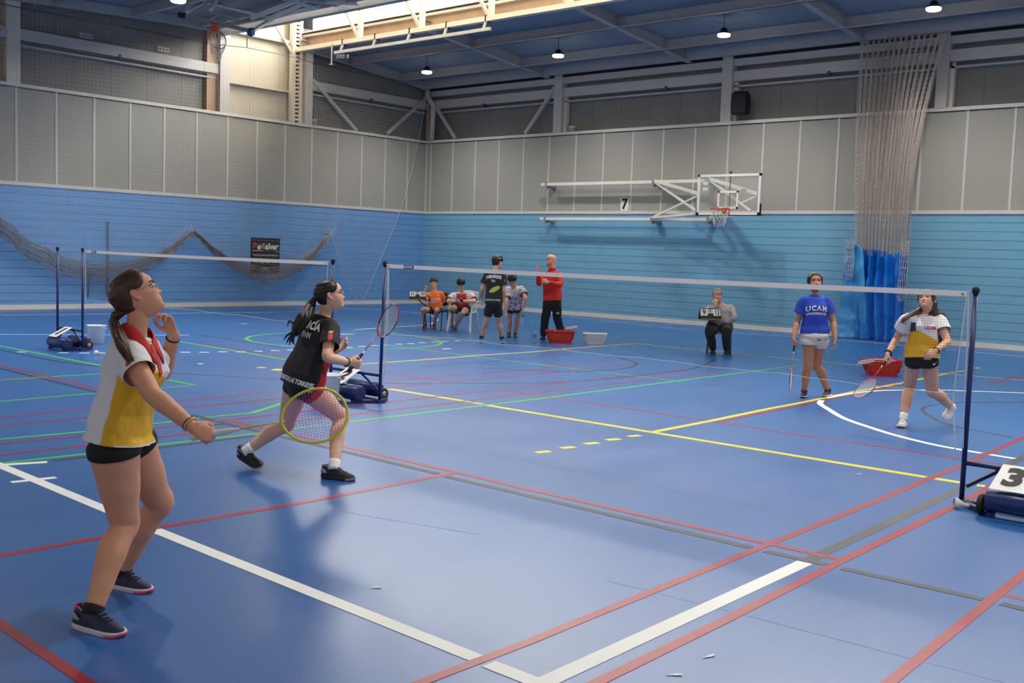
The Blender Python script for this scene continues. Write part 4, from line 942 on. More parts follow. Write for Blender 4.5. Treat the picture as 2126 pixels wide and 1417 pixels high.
def hand(mb, w, d, n, side, curl, s=1.0, spread=.0, thumb=.5):
    d = Vector(d).normalized(); n = Vector(n); n = (n-d*n.dot(d)).normalized(); t = d.cross(n)*(1 if side == 'R' else -1)
    K = w+d*.088*s
    mb.limb([w-d*.01*s, w+d*.022*s, w+d*.055*s, w+d*.085*s], [(.024*s, .018*s), (.032*s, .017*s), (.040*s, .0155*s), (.038*s, .012*s)], 12, 3, ref=t)
    for k, (off, L, r) in enumerate(((.029, .070, .0092), (.0095, .078, .0095), (-.010, .073, .0092), (-.028, .057, .0083))):
        cu_ = curl[k] if isinstance(curl, (list, tuple)) else curl
        p = K+t*(off*s)-d*(.006*s if k in (0, 3) else 0); dd = (d+t*(off*spread*12)).normalized(); P = [p-dd*.014*s, p]; ang = 0
        for fr, mx_ in ((.44, 72), (.31, 88), (.25, 55)):
            ang += math.radians(mx_*cu_); v = dd*math.cos(ang)+n*math.sin(ang); p = p+v*(L*s*fr); P.append(p)
        mb.limb(P, [r*s, r*s, r*.95*s, r*.88*s, r*.75*s], 9, 3)
    p = w+d*.026*s+t*.026*s; v1 = (d*.75+t*.75+n*(.25+.5*thumb)).normalized(); p2 = p+v1*.040*s
    v2 = (d*(.95)+t*(.25-.55*thumb)+n*(.2+.75*thumb)).normalized(); p3 = p2+v2*.030*s; v3 = (d*.9-t*(.8*thumb)+n*(.15+.6*thumb)).normalized()
    mb.limb([p-v1*.02*s, p, p2, p3, p3+v3*.022*s], [.014*s, .0135*s, .0115*s, .0105*s, .008*s], 9, 3)
def shoe(root, ank, d, up, L, cols, sock=None, sock_h=.05, name='shoe', det=True):
    # d: towards the toe, up: sole normal; ankle sits .085 above the sole, a quarter of the length from the heel
    k = L/.265; d = d.normalized(); up = (up-d*up.dot(d)).normalized(); s = d.cross(up)
    O = ank-up*(.085*k)-d*(.022*k)
    def P(x, y, z): return O+s*(x*k)+d*(y*k)+up*(z*k)
    Y_ = [(-.072, .020, .055), (-.068, .029, .084), (-.045, .036, .092), (-.01, .040, .084), (.03, .041, .090), (.065, .042, .075), (.10, .044, .053), (.135, .044, .043), (.165, .037, .034), (.183, .024, .026), (.190, .010, .018)]
    rings = []
    for y, w, h in Y_:
        pts = []
        for q in range(18):
            a = 2*math.pi*q/18; sn = math.sin(a); pts.append(P(w*math.copysign(abs(math.cos(a))**.8, math.cos(a))*(1-.25*max(0, sn)**2), y, .014+(h*max(0, sn)**.85 if sn > 0 else sn*.004)))
        rings.append(pts)
    me = mat(name+'_upper_'+'_'.join(map(str, cols[0])), cols[0], .6, bump=(120, .25, .002)); ms = mat(name+'_sole_'+'_'.join(map(str, cols[1])), cols[1], .5)
    up_o = MB().loft(rings).build(name, me, root, True)
    so = []
    for zz, gr in ((0, .96), (.006, 1.02), (.020, 1.06), (.026, 1.03)):
        ring = []
        for q in range(28):
            a = 2*math.pi*q/28; y = .059+.134*math.cos(a); w = prof([(y_, w_) for y_, w_, h_ in Y_], y); ring.append(P((w+.003)*gr*math.copysign(1, math.sin(a))*min(1, abs(math.sin(a))*2.2)**.7, .059+(y-.059)*gr, zz+(.010*max(0, (y-.13)/.06)**2 if zz < .01 else 0)))
        so.append(ring)
    MB().loft(so).build('sole', ms, up_o, True)
    if det:
        ml = mat(name+'_lace_'+'_'.join(map(str, cols[2])), cols[2], .7); mb = MB()
        for q in range(5):
            y = .045+.018*q; h = prof([(y_, h_) for y_, w_, h_ in Y_], y)+.016; mb.limb([P(-.018, y, h-.004), P(0, y+.004, h+.001), P(.018, y, h-.004)], [.0028]*3, 6, 2)
        for sg in (-1, 1): mb.limb([P(0, .048, .082), P(.016*sg, .04, .094), P(.03*sg, .052, .086), P(.006*sg, .05, .084)], [.0024]*4, 6, 3); mb.limb([P(0, .048, .084), P(.02*sg, .068, .078), P(.03*sg, .075, .062)], [.0022]*3, 6, 2)
        mb.build('laces', ml, up_o, True)
        if len(cols) > 3:
            ma = mat(name+'_accent_'+'_'.join(map(str, cols[3])), cols[3], .5)
            MB().limb([P(.024, -.062, .097), P(.033, -.03, .100), P(.036, .0, .092), P(.029, .03, .101)], [.004]*4, 6, 3).limb([P(-.024, -.062, .097), P(-.033, -.03, .100), P(-.036, .0, .092), P(-.029, .03, .101)], [.004]*4, 6, 3).limb([P(-.024, -.062, .097), P(0, -.073, .097), P(.024, -.062, .097)], [.004]*3, 6, 3).build('collar_lining', ma, up_o, True)
            so = []
            for zz, gr in ((.001, 1.03), (.017, 1.085)):
                ring = []
                for q in range(15):
                    a = -1.0+2.0*q/14; y = .059+.134*math.cos(a); w = prof([(y_, w_) for y_, w_, h_ in Y_], y); ring.append(P((w+.003)*gr*math.copysign(1, math.sin(a))*min(1, abs(math.sin(a))*2.2)**.7, .059+(y-.059)*gr, zz+(.008*max(0, (y-.13)/.06)**2)))
                so.append(ring)
            mb = MB(); n_ = len(so[0]); vs = so[0]+so[1]+[v-up*0+(O+d*.06*k-v)*.08 for v in so[0]+so[1]]; fs = []
            for q in range(n_-1): fs += [(q, q+1, n_+q+1, n_+q), (2*n_+q+1, 2*n_+q, 3*n_+q, 3*n_+q+1), (q+1, q, 2*n_+q, 2*n_+q+1), (n_+q, n_+q+1, 3*n_+q+1, 3*n_+q)]
            mb.add(vs, fs).build('toe_guard', ma, up_o, True)
            MB().limb([P(.026, -.064, .05), P(.036, -.045, .06), P(.038, -.02, .05)], [(.004, .018), (.004, .02), (.003, .008)], 8, 3, ref=s).limb([P(-.026, -.064, .05), P(-.036, -.045, .06), P(-.038, -.02, .05)], [(.004, .018), (.004, .02), (.003, .008)], 8, 3, ref=s).build('heel_counter', mat(name+'_heel', (170, 166, 170), .5), up_o, True)
    return up_o
SKINS = {'a': (214, 152, 118), 'b': (230, 180, 150), 'c': (192, 134, 100), 'd': (220, 166, 134)}
class Person: pass
def person(label, Ht, skin, pelvis, neck, head, hfwd, hup, pface, cface, feet, knees, arms, voxel=.008, fem=False, group='people in the sports hall', face_children=True, wide=1.0, hsize=1.0, shoulders=None, belly=0.0, lens=None, lg=1.0, ag=1.0):
    """pelvis/neck/head: points; feet: {'R':(ankle,dir,up)}; knees: pixels; arms: {'R':(elbow, wrist)} points already solved by the caller through a function of the shoulder"""
    p = Person(); k = Ht/1.66; p.k = k
    root = empty('person', Vector((pelvis.x, pelvis.y, 0)), label, 'person', group); p.root = root
    up = (neck-pelvis).normalized()
    def frame(f): f = Vector(f); f = (f-up*f.dot(up)).normalized(); return f, f.cross(up).normalized()
    pf, pl_ = frame(pface); cf, cl = frame(cface); p.up = up; p.cf, p.cl, p.pf, p.pl = cf, cl, pf, pl_
    p.pelvis, p.neck = pelvis, neck; TL_ = (neck-pelvis).length; p.TL = TL_
    SW = (.155 if fem else .168)*k*wide; p.wide = wide
    p.sh = {'R': neck+cl*SW-up*.078*k, 'L': neck-cl*SW-up*.078*k}
    if shoulders: p.sh.update(shoulders)
    p.hip = {'R': pelvis+pl_*.085*k*wide, 'L': pelvis-pl_*.085*k*wide}
    Lt, Ls, Lu, Lf = (.245*Ht, .245*Ht, .168*Ht, .145*Ht) if not lens else lens
    p.L = (Lt, Ls, Lu, Lf)
    p.ank = {}; p.knee = {}; p.el = {}; p.wr = {}
    for sd in 'RL':
        p.ank[sd] = feet[sd][0]
        kn = knees[sd]; p.knee[sd] = kn if isinstance(kn, Vector) else reach(p.hip[sd], kn[1], kn[2], Lt, kn[3]) if kn[0] == 'r' else mid(p.hip[sd], kn[0], kn[1], p.ank[sd], Lt, Ls, kn[2] if len(kn) > 2 else 0)
        a = arms[sd]
        p.el[sd] = a['el'] if isinstance(a['el'], Vector) else reach(p.sh[sd], a['el'][0], a['el'][1], Lu, a['el'][2])
        p.wr[sd] = a['wr'] if isinstance(a['wr'], Vector) else reach(p.el[sd], a['wr'][0], a['wr'][1], Lf, a['wr'][2])
    # torso cross-sections
    TW = [(-.16, .06), (-.10, .13), (0, .172), (.10, .168), (.26, .140 if fem else .150), (.5, .142 if fem else .158), (.74, .152 if fem else .172), (.90, .140 if fem else .160), (.97, .095), (1.02, .062)]
    TD = [(-.16, .05), (-.10, .10), (0, .118), (.10, .110), (.26, .092 if fem else .105), (.5, .102 if fem else .11), (.70, .118), (.86, .092), (.95, .070), (1.02, .056)]
    def tsec(t, iw=0.0, id_=0.0, n=26, sx=1.0):
        q = max(0, min(1, t)); f = (pf*(1-q)+cf*q).normalized(); l = (pl_*(1-q)+cl*q).normalized()
        c = pelvis+(neck-pelvis)*t+f*((.018 if fem else .012)*k*math.sin(math.pi*max(0, min(1, (t-.35)/.6))))-f*.012*k*math.sin(math.pi*min(1, max(0, t/.4)))
        c = c+f*belly*math.exp(-((t-.25)/.25)**2)
        w = (prof(TW, t)*k*wide*sx+iw); dd = prof(TD, t)*k*(.5+.5*wide)+id_+belly*math.exp(-((t-.25)/.25)**2); ring = []
        for i in range(n):
            a = 2*math.pi*i/n; ca, sa = math.cos(a), math.sin(a)
            bust = (.018*k*math.exp(-((t-.70)/.10)**2)*math.exp(-((abs(ca)-.5)/.3)**2)*max(0, sa)) if fem else 0
            ring.append(c+l*(w*math.copysign(abs(ca)**.85, ca))+f*((dd+bust)*math.copysign(abs(sa)**.85, sa)))
        return ring
    p.tsec = tsec
    H = .137*Ht*hsize; p.H = H
    Zh = Vector(hup).normalized(); Yh = Vector(hfwd); Yh = (Yh-Zh*Yh.dot(Zh)).normalized(); Xh = Yh.cross(Zh)
    def hp(x, y, z): return head+Xh*(x*H)+Yh*(y*H)+Zh*((z-.5)*H)
    p.hp = hp; p.hx, p.hy, p.hz = Xh, Yh, Zh
    mb = MB()
    mb.loft([tsec(t, -.014*k, -.014*k) for t in (-.16, -.10, -.04, .03, .12, .26, .4, .55, .70, .82, .90, .96, 1.02)])
    nb = hp(0, -.12, .22); mb.limb([neck-up*.05*k, neck+(nb-neck)*.35, nb, hp(0, -.02, .42)], [.060*k, .048*k*(1 if fem else 1.12), .049*k*(1 if fem else 1.12), .05*k], 16, 4)
    for sd in 'RL':
        s_, e_, w_ = p.sh[sd], p.el[sd], p.wr[sd]; inn = neck-up*.07*k+(s_-neck)*.45
        g = 1.0 if fem else 1.08
        mb.limb([inn, s_, s_.lerp(e_, .35), s_.lerp(e_, .8), e_, e_.lerp(w_, .25), e_.lerp(w_, .6), w_], [.052*k, .052*k, .047*k*g*ag, .041*k*g*ag, .038*k*g*ag, .040*k*g*ag, .034*k*g*ag, (.0255*k*ag)], 24, 4)
        h_, n_, a_ = p.hip[sd], p.knee[sd], p.ank[sd]; bk = -pf if True else 0
        bd_ = ((h_-n_).normalized()+(a_-n_).normalized())
        cb = bd_.normalized() if bd_.length > .12 else -pf
        mb.limb([h_+up*.03*k, h_.lerp(n_, .18), h_.lerp(n_, .5), h_.lerp(n_, .85), n_-cb*.008*k, n_.lerp(a_, .15)+cb*.004*k, n_.lerp(a_, .34)+cb*.016*k, n_.lerp(a_, .65)+cb*.006*k, n_.lerp(a_, .9), a_-(a_-n_).normalized()*.0+Vector((0, 0, -.01))],
                [.092*k*wide*(.5+.5*lg), .092*k*wide*lg, .081*k*wide*lg, .062*k*lg, .056*k*lg, .053*k*lg, .057*k*lg, .045*k*lg, .036*k*lg, .026*k], 32, 4)
        mb.limb([a_-feet[sd][2].normalized()*.025*k, a_+feet[sd][1].normalized()*.05*k-feet[sd][2].normalized()*.055*k], [.022*k, .012*k], 12, 3)
        hd = arms[sd].get('hand')
        if hd: hand(mb, w_, hd['d'], hd['n'], sd, hd.get('curl', .35), k*hd.get('s', 1.0), hd.get('spread', .1), hd.get('thumb', .4))
    rings = []; NZ_, NP_ = 46, 56
    for j in range(NZ_+1):
        z = j/NZ_; rr = []
        for i in range(NP_):
            ph = 2*math.pi*i/NP_; x, y = head_pt(ph, z); y += face_relief(x, y, z); rr.append(hp(x, y, z))
        rings.append(rr)
    mb.loft(rings)
    for sg in (-1, 1):
        mb.limb([hp(sg*.335, .0, .36), hp(sg*.35, -.035, .40), hp(sg*.365, -.075, .50), hp(sg*.355, -.05, .56), hp(sg*.335, .005, .54)], [.030*H, .042*H, .038*H, .036*H, .03*H], 8, 4)
        mb.limb([hp(sg*.33, -.005, .40), hp(sg*.335, -.03, .50)], [(.02*H), (.025*H)], 8, 3)
    me = smoothmesh(mb, voxel, 4 if voxel < .007 else 2)
    base = lin(SKINS[skin]); red = lin((205, 120, 104))
    def col(v):
        q = v-head; x, y, z = q.dot(Xh)/H, q.dot(Yh)/H, q.dot(Zh)/H+.5
        f = 0
        if y > .2 and -.02 < z < 1:
            f += .75*math.exp(-(x/.095)**4-((z-.243)/.026)**4)
            f += .28*math.exp(-((abs(x)-.2)/.09)**2-((z-.37)/.08)**2)+.22*math.exp(-(x/.06)**2-((z-.36)/.05)**2)
        if abs(x) > .33 and abs(y) < .12 and .3 < z < .62: f += .45
        for sd in 'RL':
            dd = (v-p.wr[sd]).length
            if dd < .2*k: f += .18*min(1, max(0, (dd-.05)/.08)) if (v-p.el[sd]).length > (p.wr[sd]-p.el[sd]).length else 0
            f += .22*math.exp(-((v-p.knee[sd]).length/(.07*k))**2)+.2*math.exp(-((v-p.el[sd]).length/(.045*k))**2)
        f = min(f, .8); return (base[0]*(1-f)+red[0]*f, base[1]*(1-f)+red[1]*f, base[2]*(1-f)+red[2]*f, 1)
    paint(me, col)
    p.body = mk(me, 'body', mat('skin', (200, 150, 120), .52, attr='Col', bump=(160, .08, .001), vary=(14, .05)), root)
    if face_children:
        M_EYE = mat('eye_white', (226, 222, 216), .3); M_IRIS = mat('iris_brown', (44, 28, 20), .25); M_BROW = mat('brow_'+skin, (52, 36, 28), .8)
        for sg in (-1, 1):
            c = hp(sg*.150, .298, .505); e = MB().ell(c, (Xh*.060*H, Yh*.052*H, Zh*.025*H), 14, 9).build('eye', M_EYE, root, True)
            MB().ell(hp(sg*.150, .332, .507), (Xh*.030*H, Yh*.026*H, Zh*.030*H), 12, 8).build('iris', M_IRIS, e, True)
            MB().limb([hp(sg*.085, .328, .528), hp(sg*.15, .338, .545), hp(sg*.215, .298, .523)], [(.010*H, .008*H)]*3, 7, 3).build('eyelid', mat('lash', (60, 40, 34), .7), e, True)
            MB().limb([hp(sg*.055, .392, .590), hp(sg*.14, .388, .612), hp(sg*.235, .325, .590)], [(.012*H, .018*H), (.012*H, .016*H), (.006*H, .008*H)], 8, 3).build('eyebrow', M_BROW, root, True)
    return p
def hair(p, style, colr, thick=.03, parent=None, crown=0.0, rough=0.0):
    m = mat('hair_'+'_'.join(map(str, colr)), colr, .42, spec=.4, bump=(45, .6, .004), vary=(25, .25)); HL = HAIRLINE[style]; rings = []
    for j in range(41):
        z = .04+.98*j/40; rr = []
        for i in range(64):
            ph = 2*math.pi*i/64; a = ph if ph <= math.pi else 2*math.pi-ph; zl = prof(HL, a)
            t = max(-1, min(1, (z-zl)/.05)); t2 = max(0, min(1, (z-zl)/.14)); o = thick*math.sqrt(t2) if t > 0 else .03*t
            if t > 0: o += crown*max(0, (z-.6)/.4)*(1+.15*math.sin(9*ph)); o += .006*math.sin(26*ph+6*z)+rough*noise.noise(Vector((math.sin(ph)*5, math.cos(ph)*5, z*9)))
            zz = min(z, 1.0); x, y = head_pt(ph, zz, 0)
            L_ = math.hypot(x, y)+1e-6; g = 1+o/max(L_, .12); q = p.hp(x*g, y*g+(face_relief(x, y, zz) if t < 0 else 0)*0, zz+(o if zz > .86 else 0)*.8); rr.append(q)
        rings.append(rr)
    return MB().loft(rings).build('hair', m, p.root, True), m
def tail(p, pts, rads, m, n=9, jitter=.012, seed=1, par=None, name='ponytail'):
    r = random.Random(seed); mb = MB()
    mb.limb(pts, [q*.8 for q in rads], 12, 5)
    for k in range(n):
        a = 2*math.pi*k/n; P = []
        for i, q in enumerate(pts):
            t = i/(len(pts)-1); o = Vector((math.cos(a+t*2), math.sin(a+t*2), .3*math.sin(a)))*(rads[i]*.75)
            P.append(Vector(q)+o+Vector((r.uniform(-1, 1), r.uniform(-1, 1), r.uniform(-1, 1)))*jitter*t)
        mb.limb(P, [max(.003, q*.42) for q in rads], 7, 5)
    return mb.build(name, m, par or p.root, True)
def top(p, m, hem=-.10, slv=.62, loose=.014, vox=.008, sr=(.066, .068), fn=None, amp=.006, name='shirt', long=False, waist=.012, neckw=.0, hemw=0.0, seed=0.0):
    k = p.k; mb = MB(); T = [hem]+[t for t in (-.02, .06, .15, .26, .4, .55, .70, .82, .90, .955) if t > hem+.03]+[.995]
    for i, t in enumerate(T): pass
    rings = []
    for t in T:
        wv = waist*math.exp(-((t-.24)/.2)**2); e = loose*k+wv*k+(hemw*k if t < .05 else 0)
        if t > .9: e = (.010+neckw)*k
        rings.append(p.tsec(t, e, e*.9))
    mb.loft(rings); cuts = [(p.pelvis+(p.neck-p.pelvis)*hem, -p.up, .4)]
    for sd in 'RL':
        s_, e_, w_ = p.sh[sd], p.el[sd], p.wr[sd]; inn = p.neck-p.up*.075*k+(s_-p.neck)*.4
        if long:
            mb.limb([inn, s_, s_.lerp(e_, .5), e_, e_.lerp(w_, .5), e_.lerp(w_, .96)], [.06*k, .062*k, .062*k, .054*k, .047*k, .040*k], 18, 4, (True, False)); ee = e_.lerp(w_, .96); ax = (w_-e_).normalized()
        else:
            ee = s_.lerp(e_, slv); mb.limb([inn, s_, s_.lerp(e_, slv*.55), ee], [.058*k, sr[0]*.86*k, sr[0]*k, sr[1]*k], 20, 4, (True, False)); ax = (e_-s_).normalized()
        cuts.append((ee, ax, (.062*k if long else sr[1]*1.04*k)))
    me = smoothmesh(mb, vox, 4 if vox < .007 else 3); cut_caps(me, cuts); wrinkle(me, amp*k, 7/k, seed)
    if vox < .0075: me.update(); wrinkle(me, amp*.4*k, 17/k, seed+9)
    if fn: paint(me, fn)
    o = mk(me, name, m, p.root); return o
def bottoms(p, m, leg=.35, r=.105, vox=.008, waist=.12, fn=None, amp=.005, name='shorts', ease=.016, long=False, r2=None, skirt=False):
    k = p.k; mb = MB(); mb.loft([p.tsec(t, ease*k, ease*k) for t in [q for q in (-.20, -.12, -.06, 0, .06) if q < waist-.02]+[waist]]); cuts = []
    for sd in 'RL':
        h_, n_, a_ = p.hip[sd], p.knee[sd], p.ank[sd]
        if long:
            mb.limb([h_+p.up*.02, h_.lerp(n_, .3), h_.lerp(n_, .7), n_, n_.lerp(a_, .5), n_.lerp(a_, .97)], [.110*k*p.wide, .108*k*p.wide, .094*k*p.wide, .083*k, .077*k, .066*k], 24, 4, (True, False)); ee = n_.lerp(a_, .97); ax = (a_-n_).normalized()
        else:
            ee = h_.lerp(n_, leg); mb.limb([h_+p.up*.01, h_.lerp(n_, leg*.5), ee], [r*.80*k*p.wide, r*k*p.wide, (r2 or r)*k*p.wide], 26, 4, (True, False)); ax = (n_-h_).normalized()
        cuts.append((ee, ax, (.09*k if long else (r2 or r)*1.3*k*p.wide)))
    me = smoothmesh(mb, vox, 3); cut_caps(me, cuts); wrinkle(me, amp*k, 8/k, 4.0)
    if fn: paint(me, fn)
    return mk(me, name, m, p.root)
def bvh_of(o):
    me = o.data; return BVHTree.FromPolygons([v.co for v in me.vertices], [tuple(q.vertices) for q in me.polygons])
def decal(o, vs2, fs, c, U, Vv, N, m, name='print', lift=.004, maxd=.4, bv=None):
    """wrap flat artwork onto the garment: rays along -N from the plane through c"""
    bv = bv or bvh_of(o); U = U.normalized(); Vv = (Vv-U*Vv.dot(U)).normalized(); N = N.normalized(); out = []
    for x, y in vs2:
        q = c+U*x+Vv*y+N*.25; h = bv.ray_cast(q, -N, .25+maxd)
        out.append((h[0]+h[1].normalized()*lift*.5+N*lift*.6) if h[0] is not None else c+U*x+Vv*y-N*.02)
    return MB().add(out, fs).build(name, m, o)
def text_decal(o, txt, size, c, U, Vv, N, m, bold=.004, sx=.75, shear=0, lift=.004, bv=None, spacing=1.0, arc=0.0):
    vs, fs = text_mesh(txt, size, bold, sx, shear, 0, 'CENTER', spacing)
    bm = bmesh.new(); V_ = [bm.verts.new(v) for v in vs]
    for f in fs:
        try: bm.faces.new([V_[i] for i in f])
        except ValueError: pass
    bmesh.ops.triangulate(bm, faces=bm.faces[:])
    for _ in range(2):
        es = [e for e in bm.edges if e.calc_length() > size*.22]
        if not es: break
        bmesh.ops.subdivide_edges(bm, edges=es, cuts=1); bmesh.ops.triangulate(bm, faces=bm.faces[:])
    bm.verts.index_update(); v2 = [(v.co.x, v.co.y-arc*v.co.x**2) for v in bm.verts]; f2 = [tuple(v.index for v in f.verts) for f in bm.faces]; bm.free()
    return decal(o, v2, f2, c, U, Vv, N, m, 'lettering', lift, bv=bv)
def poly_decal(o, pts, c, U, Vv, N, m, name='emblem', lift=.004, bv=None):
    bm = bmesh.new(); V_ = [bm.verts.new((x, y, 0)) for x, y in pts]; bm.faces.new(V_); bmesh.ops.triangulate(bm, faces=bm.faces[:])
    for _ in range(2):
        bmesh.ops.subdivide_edges(bm, edges=bm.edges[:], cuts=1); bmesh.ops.triangulate(bm, faces=bm.faces[:])
    bm.verts.index_update(); v2 = [(v.co.x, v.co.y) for v in bm.verts]; f2 = [tuple(v.index for v in f.verts) for f in bm.faces]; bm.free()
    return decal(o, v2, f2, c, U, Vv, N, m, name, lift, bv=bv)
SHIELD = [(-.5, .6), (.5, .6), (.5, -.2), (.3, -.5), (0, -.65), (-.3, -.5), (-.5, -.2)]
CROWN = [(-.5, .72), (.5, .72), (.62, 1.15), (.28, .95), (0, 1.2), (-.28, .95), (-.62, 1.15)]
def foot(heel, toe, lift=0.0):           # flat foot from heel and toe pixels on the floor
    h, t = PZ(*heel), PZ(*toe); d = (t-h).normalized(); return d, h, t
def flat(heel, toe, k=1.0):
    d, h, t = foot(heel, toe); return (h+d*.097*k+Za*.085*k, d, Za)
def sock(p, sd, h, m, r=.040):
    a = p.ank[sd]; d = (p.knee[sd]-a).normalized(); q = r*p.k
    MB().tube([a-d*.02, a, a+d*h*.6, a+d*h], [q, q, q*1.01, q*1.03], 20).build('sock', m, p.root, True)
M_BLACKC = mat('black_cloth', (22, 21, 23), .8, bump=(90, .25, .003)); M_BLACKC2 = mat('black_shorts_cloth', (17, 17, 19), .8, bump=(90, .25, .003))
# ---------------------------------------------------------------- player in front, white and yellow shirt
def bodyfn(p, f):
    def g(v):
        q = v-p.pelvis; return f(q.dot(p.cl)/p.k, q.dot(p.cf)/p.k, q.dot(p.up)/p.TL, v)
    return g
M_ATTR = mat('printed_jersey', (200, 200, 200), .62, attr='Col', bump=(130, .18, .002))
WHITE, YELLOW, REDC = lin((226, 224, 226)), lin((226, 172, 20)), lin((196, 26, 34))
M_RED = mat('red_cloth', (206, 34, 22), .7, bump=(110, .2, .002))
G1 = 4.92
p = person('young woman in front in a white and yellow shirt with red collar, looking up', 1.66, 'a',
           PD(250, 908, G1), PD(281, 697, G1-.02), PD(286, 613, G1-.02), CR*.84+CU*.50+CFW*.24, CU*.87-CR*.50, CR*.99-CFW*.02, CR*.98-CFW*.14,
           {'R': flat((161, 1297), (268, 1325)), 'L': flat((222, 1212), (318, 1231))}, {'R': (258, 1086), 'L': (330, 1042)},
           {'R': {'el': (316, 818, -1), 'wr': (398, 884, -1), 'hand': {'d': CR*.86-CU*.46+CFW*.05, 'n': CFW*.75-CU*.45, 'curl': [.85, .9, .92, .95], 'thumb': .75}},
            'L': {'el': (338, 775, 1), 'wr': (361, 694, -1), 'hand': {'d': CU*.92-CR*.34-CFW*.1, 'n': -CFW*.75-CR*.55, 'curl': [.55, .62, .7, .8], 'thumb': .55, 'spread': .15}}},
           voxel=.0048, fem=True, shoulders={'R': PD(264, 728, 4.80), 'L': PD(300, 722, 5.10)}, hsize=.99, lg=1.17, ag=1.06)
P1 = p
def f1(x, y, t, v):
    if (v-p.sh['R']).length < .0 or t > .775: return WHITE
    arm = (v-p.sh['R']).dot((p.el['R']-p.sh['R']).normalized()); dist = ((v-p.sh['R'])-(p.el['R']-p.sh['R']).normalized()*arm).length
    if x > .125 and dist < .085 and arm > -.05 and t > .45: return WHITE
    yb = .012+.015*max(0, t); top_ = .775-.9*max(0, .10-x)
    if t < -.005 and y > .075: return WHITE
    return mixc(WHITE, YELLOW, min((y-yb)/.006+.5, (top_-t)*p.TL/.006+.5))
sh1 = top(p, M_ATTR, hem=-.02, slv=.52, loose=.012, vox=.005, sr=(.072, .078), fn=bodyfn(p, f1), amp=.013, waist=.020, hemw=.020, seed=1.0)
bottoms(p, M_BLACKC2, leg=.165, r=.121, vox=.006, waist=-.01, amp=.002, ease=.004)
h1, hm1 = hair(p, 'pony', (72, 49, 36), .055, crown=.0)
tie = p.hp(0, -.66, .26)
MB().tube([tie+p.hx*(.016*math.cos(a))+p.hz*(.018*math.sin(a)) for a in [2*math.pi*q/12 for q in range(13)]], .006, 6).build('hair_tie', M_BLK, h1)
tail(p, [p.hp(0, -.48, .36), tie, PD(237, 668, 4.84), PD(246, 697, 4.72), PD(258, 722, 4.68), PD(270, 748, 4.67)], [.03, .016, .022, .026, .022, .008], hm1, 9, .01, 3, h1)
# polo collar and placket
mb = MB(); vs = []; N_ = 41
for lay in (0, .004):
    for row in (0, 1, 2):
        for i in range(N_):
            a = math.radians(16+(328)*i/(N_-1)); dr_ = p.cf*math.cos(a)+p.cl*math.sin(a); fr = math.exp(-(min(a, 2*math.pi-a)/math.radians(55))**2)
            if row == 0: q = p.neck+p.up*(.052-.075*fr)+dr_*(.066+lay)+p.cf*.012
            elif row == 1: q = p.neck+p.up*(.040-.085*fr)+dr_*(.080+lay)+p.cf*.014
            else: q = p.neck+p.up*(-.012-.105*fr)+dr_*(.104+lay+.028*fr)+p.cf*.012
            vs.append(q)
fs = []
for lay in (0, 1):
    o = lay*3*N_
    for r_ in (0, 1):
        for i in range(N_-1):
            a = o+r_*N_+i; fs.append((a, a+1, a+N_+1, a+N_) if lay else (a, a+N_, a+N_+1, a+1))
for i in range(N_-1):
    fs += [(i, i+1, 3*N_+i+1, 3*N_+i), (2*N_+i+1, 2*N_+i, 5*N_+i, 5*N_+i+1)]
mb.add(vs, fs).build('collar', M_RED, sh1, True)
bv = bvh_of(sh1)
poly_decal(sh1, [(-.02, .075), (.02, .075), (.018, -.06), (0, -.085), (-.016, -.06)], p.neck-p.up*.095+p.cf*.1, p.cl, p.up, (p.cf+p.up*.2), M_RED, 'placket', bv=bv)
ea = (p.el['R']-p.sh['R']).normalized(); ce = p.sh['R']+ea*.075+CR*.045; Nn = (-CFW*.8-CR*.3)
poly_decal(sh1, [(x*.022, y*.026) for x, y in SHIELD], ce, CR*.9-CU*.3, CU, Nn, M_RED, bv=bv); poly_decal(sh1, [(x*.022, y*.024) for x, y in CROWN], ce, CR*.9-CU*.3, CU, Nn, mat('gold_print', (210, 160, 30), .5), bv=bv)
MB().tube([p.neck+p.up*(.016-.03*max(0, math.cos(a)))+(p.cf*math.cos(a)+p.cl*math.sin(a))*.064+p.cf*.012 for a in [2*math.pi*q/24 for q in range(25)]], .0016, 5).build('necklace', mat('silver', (205, 196, 180), .25, metal=.8), p.root)
def bangle(pp, sd, m, name, off=.0, r=.031, th=.004):
    d = (pp.wr[sd]-pp.el[sd]).normalized(); u = d.orthogonal().normalized(); w = d.cross(u); c = pp.wr[sd]-d*off
    MB().tube([c+(u*math.cos(a)+w*math.sin(a))*r*pp.k for a in [2*math.pi*q/24 for q in range(25)]], th, 6).build(name, m, pp.root, True)
bangle(p, 'L', M_BLK, 'wristband', .025, .031, .0045); bangle(p, 'R', mat('gold_beads', (206, 176, 120), .35, metal=.4), 'bracelet', .012, .034, .0042); bangle(p, 'R', mat('leather_cord', (90, 56, 36), .6), 'bracelet', .022, .032, .002)
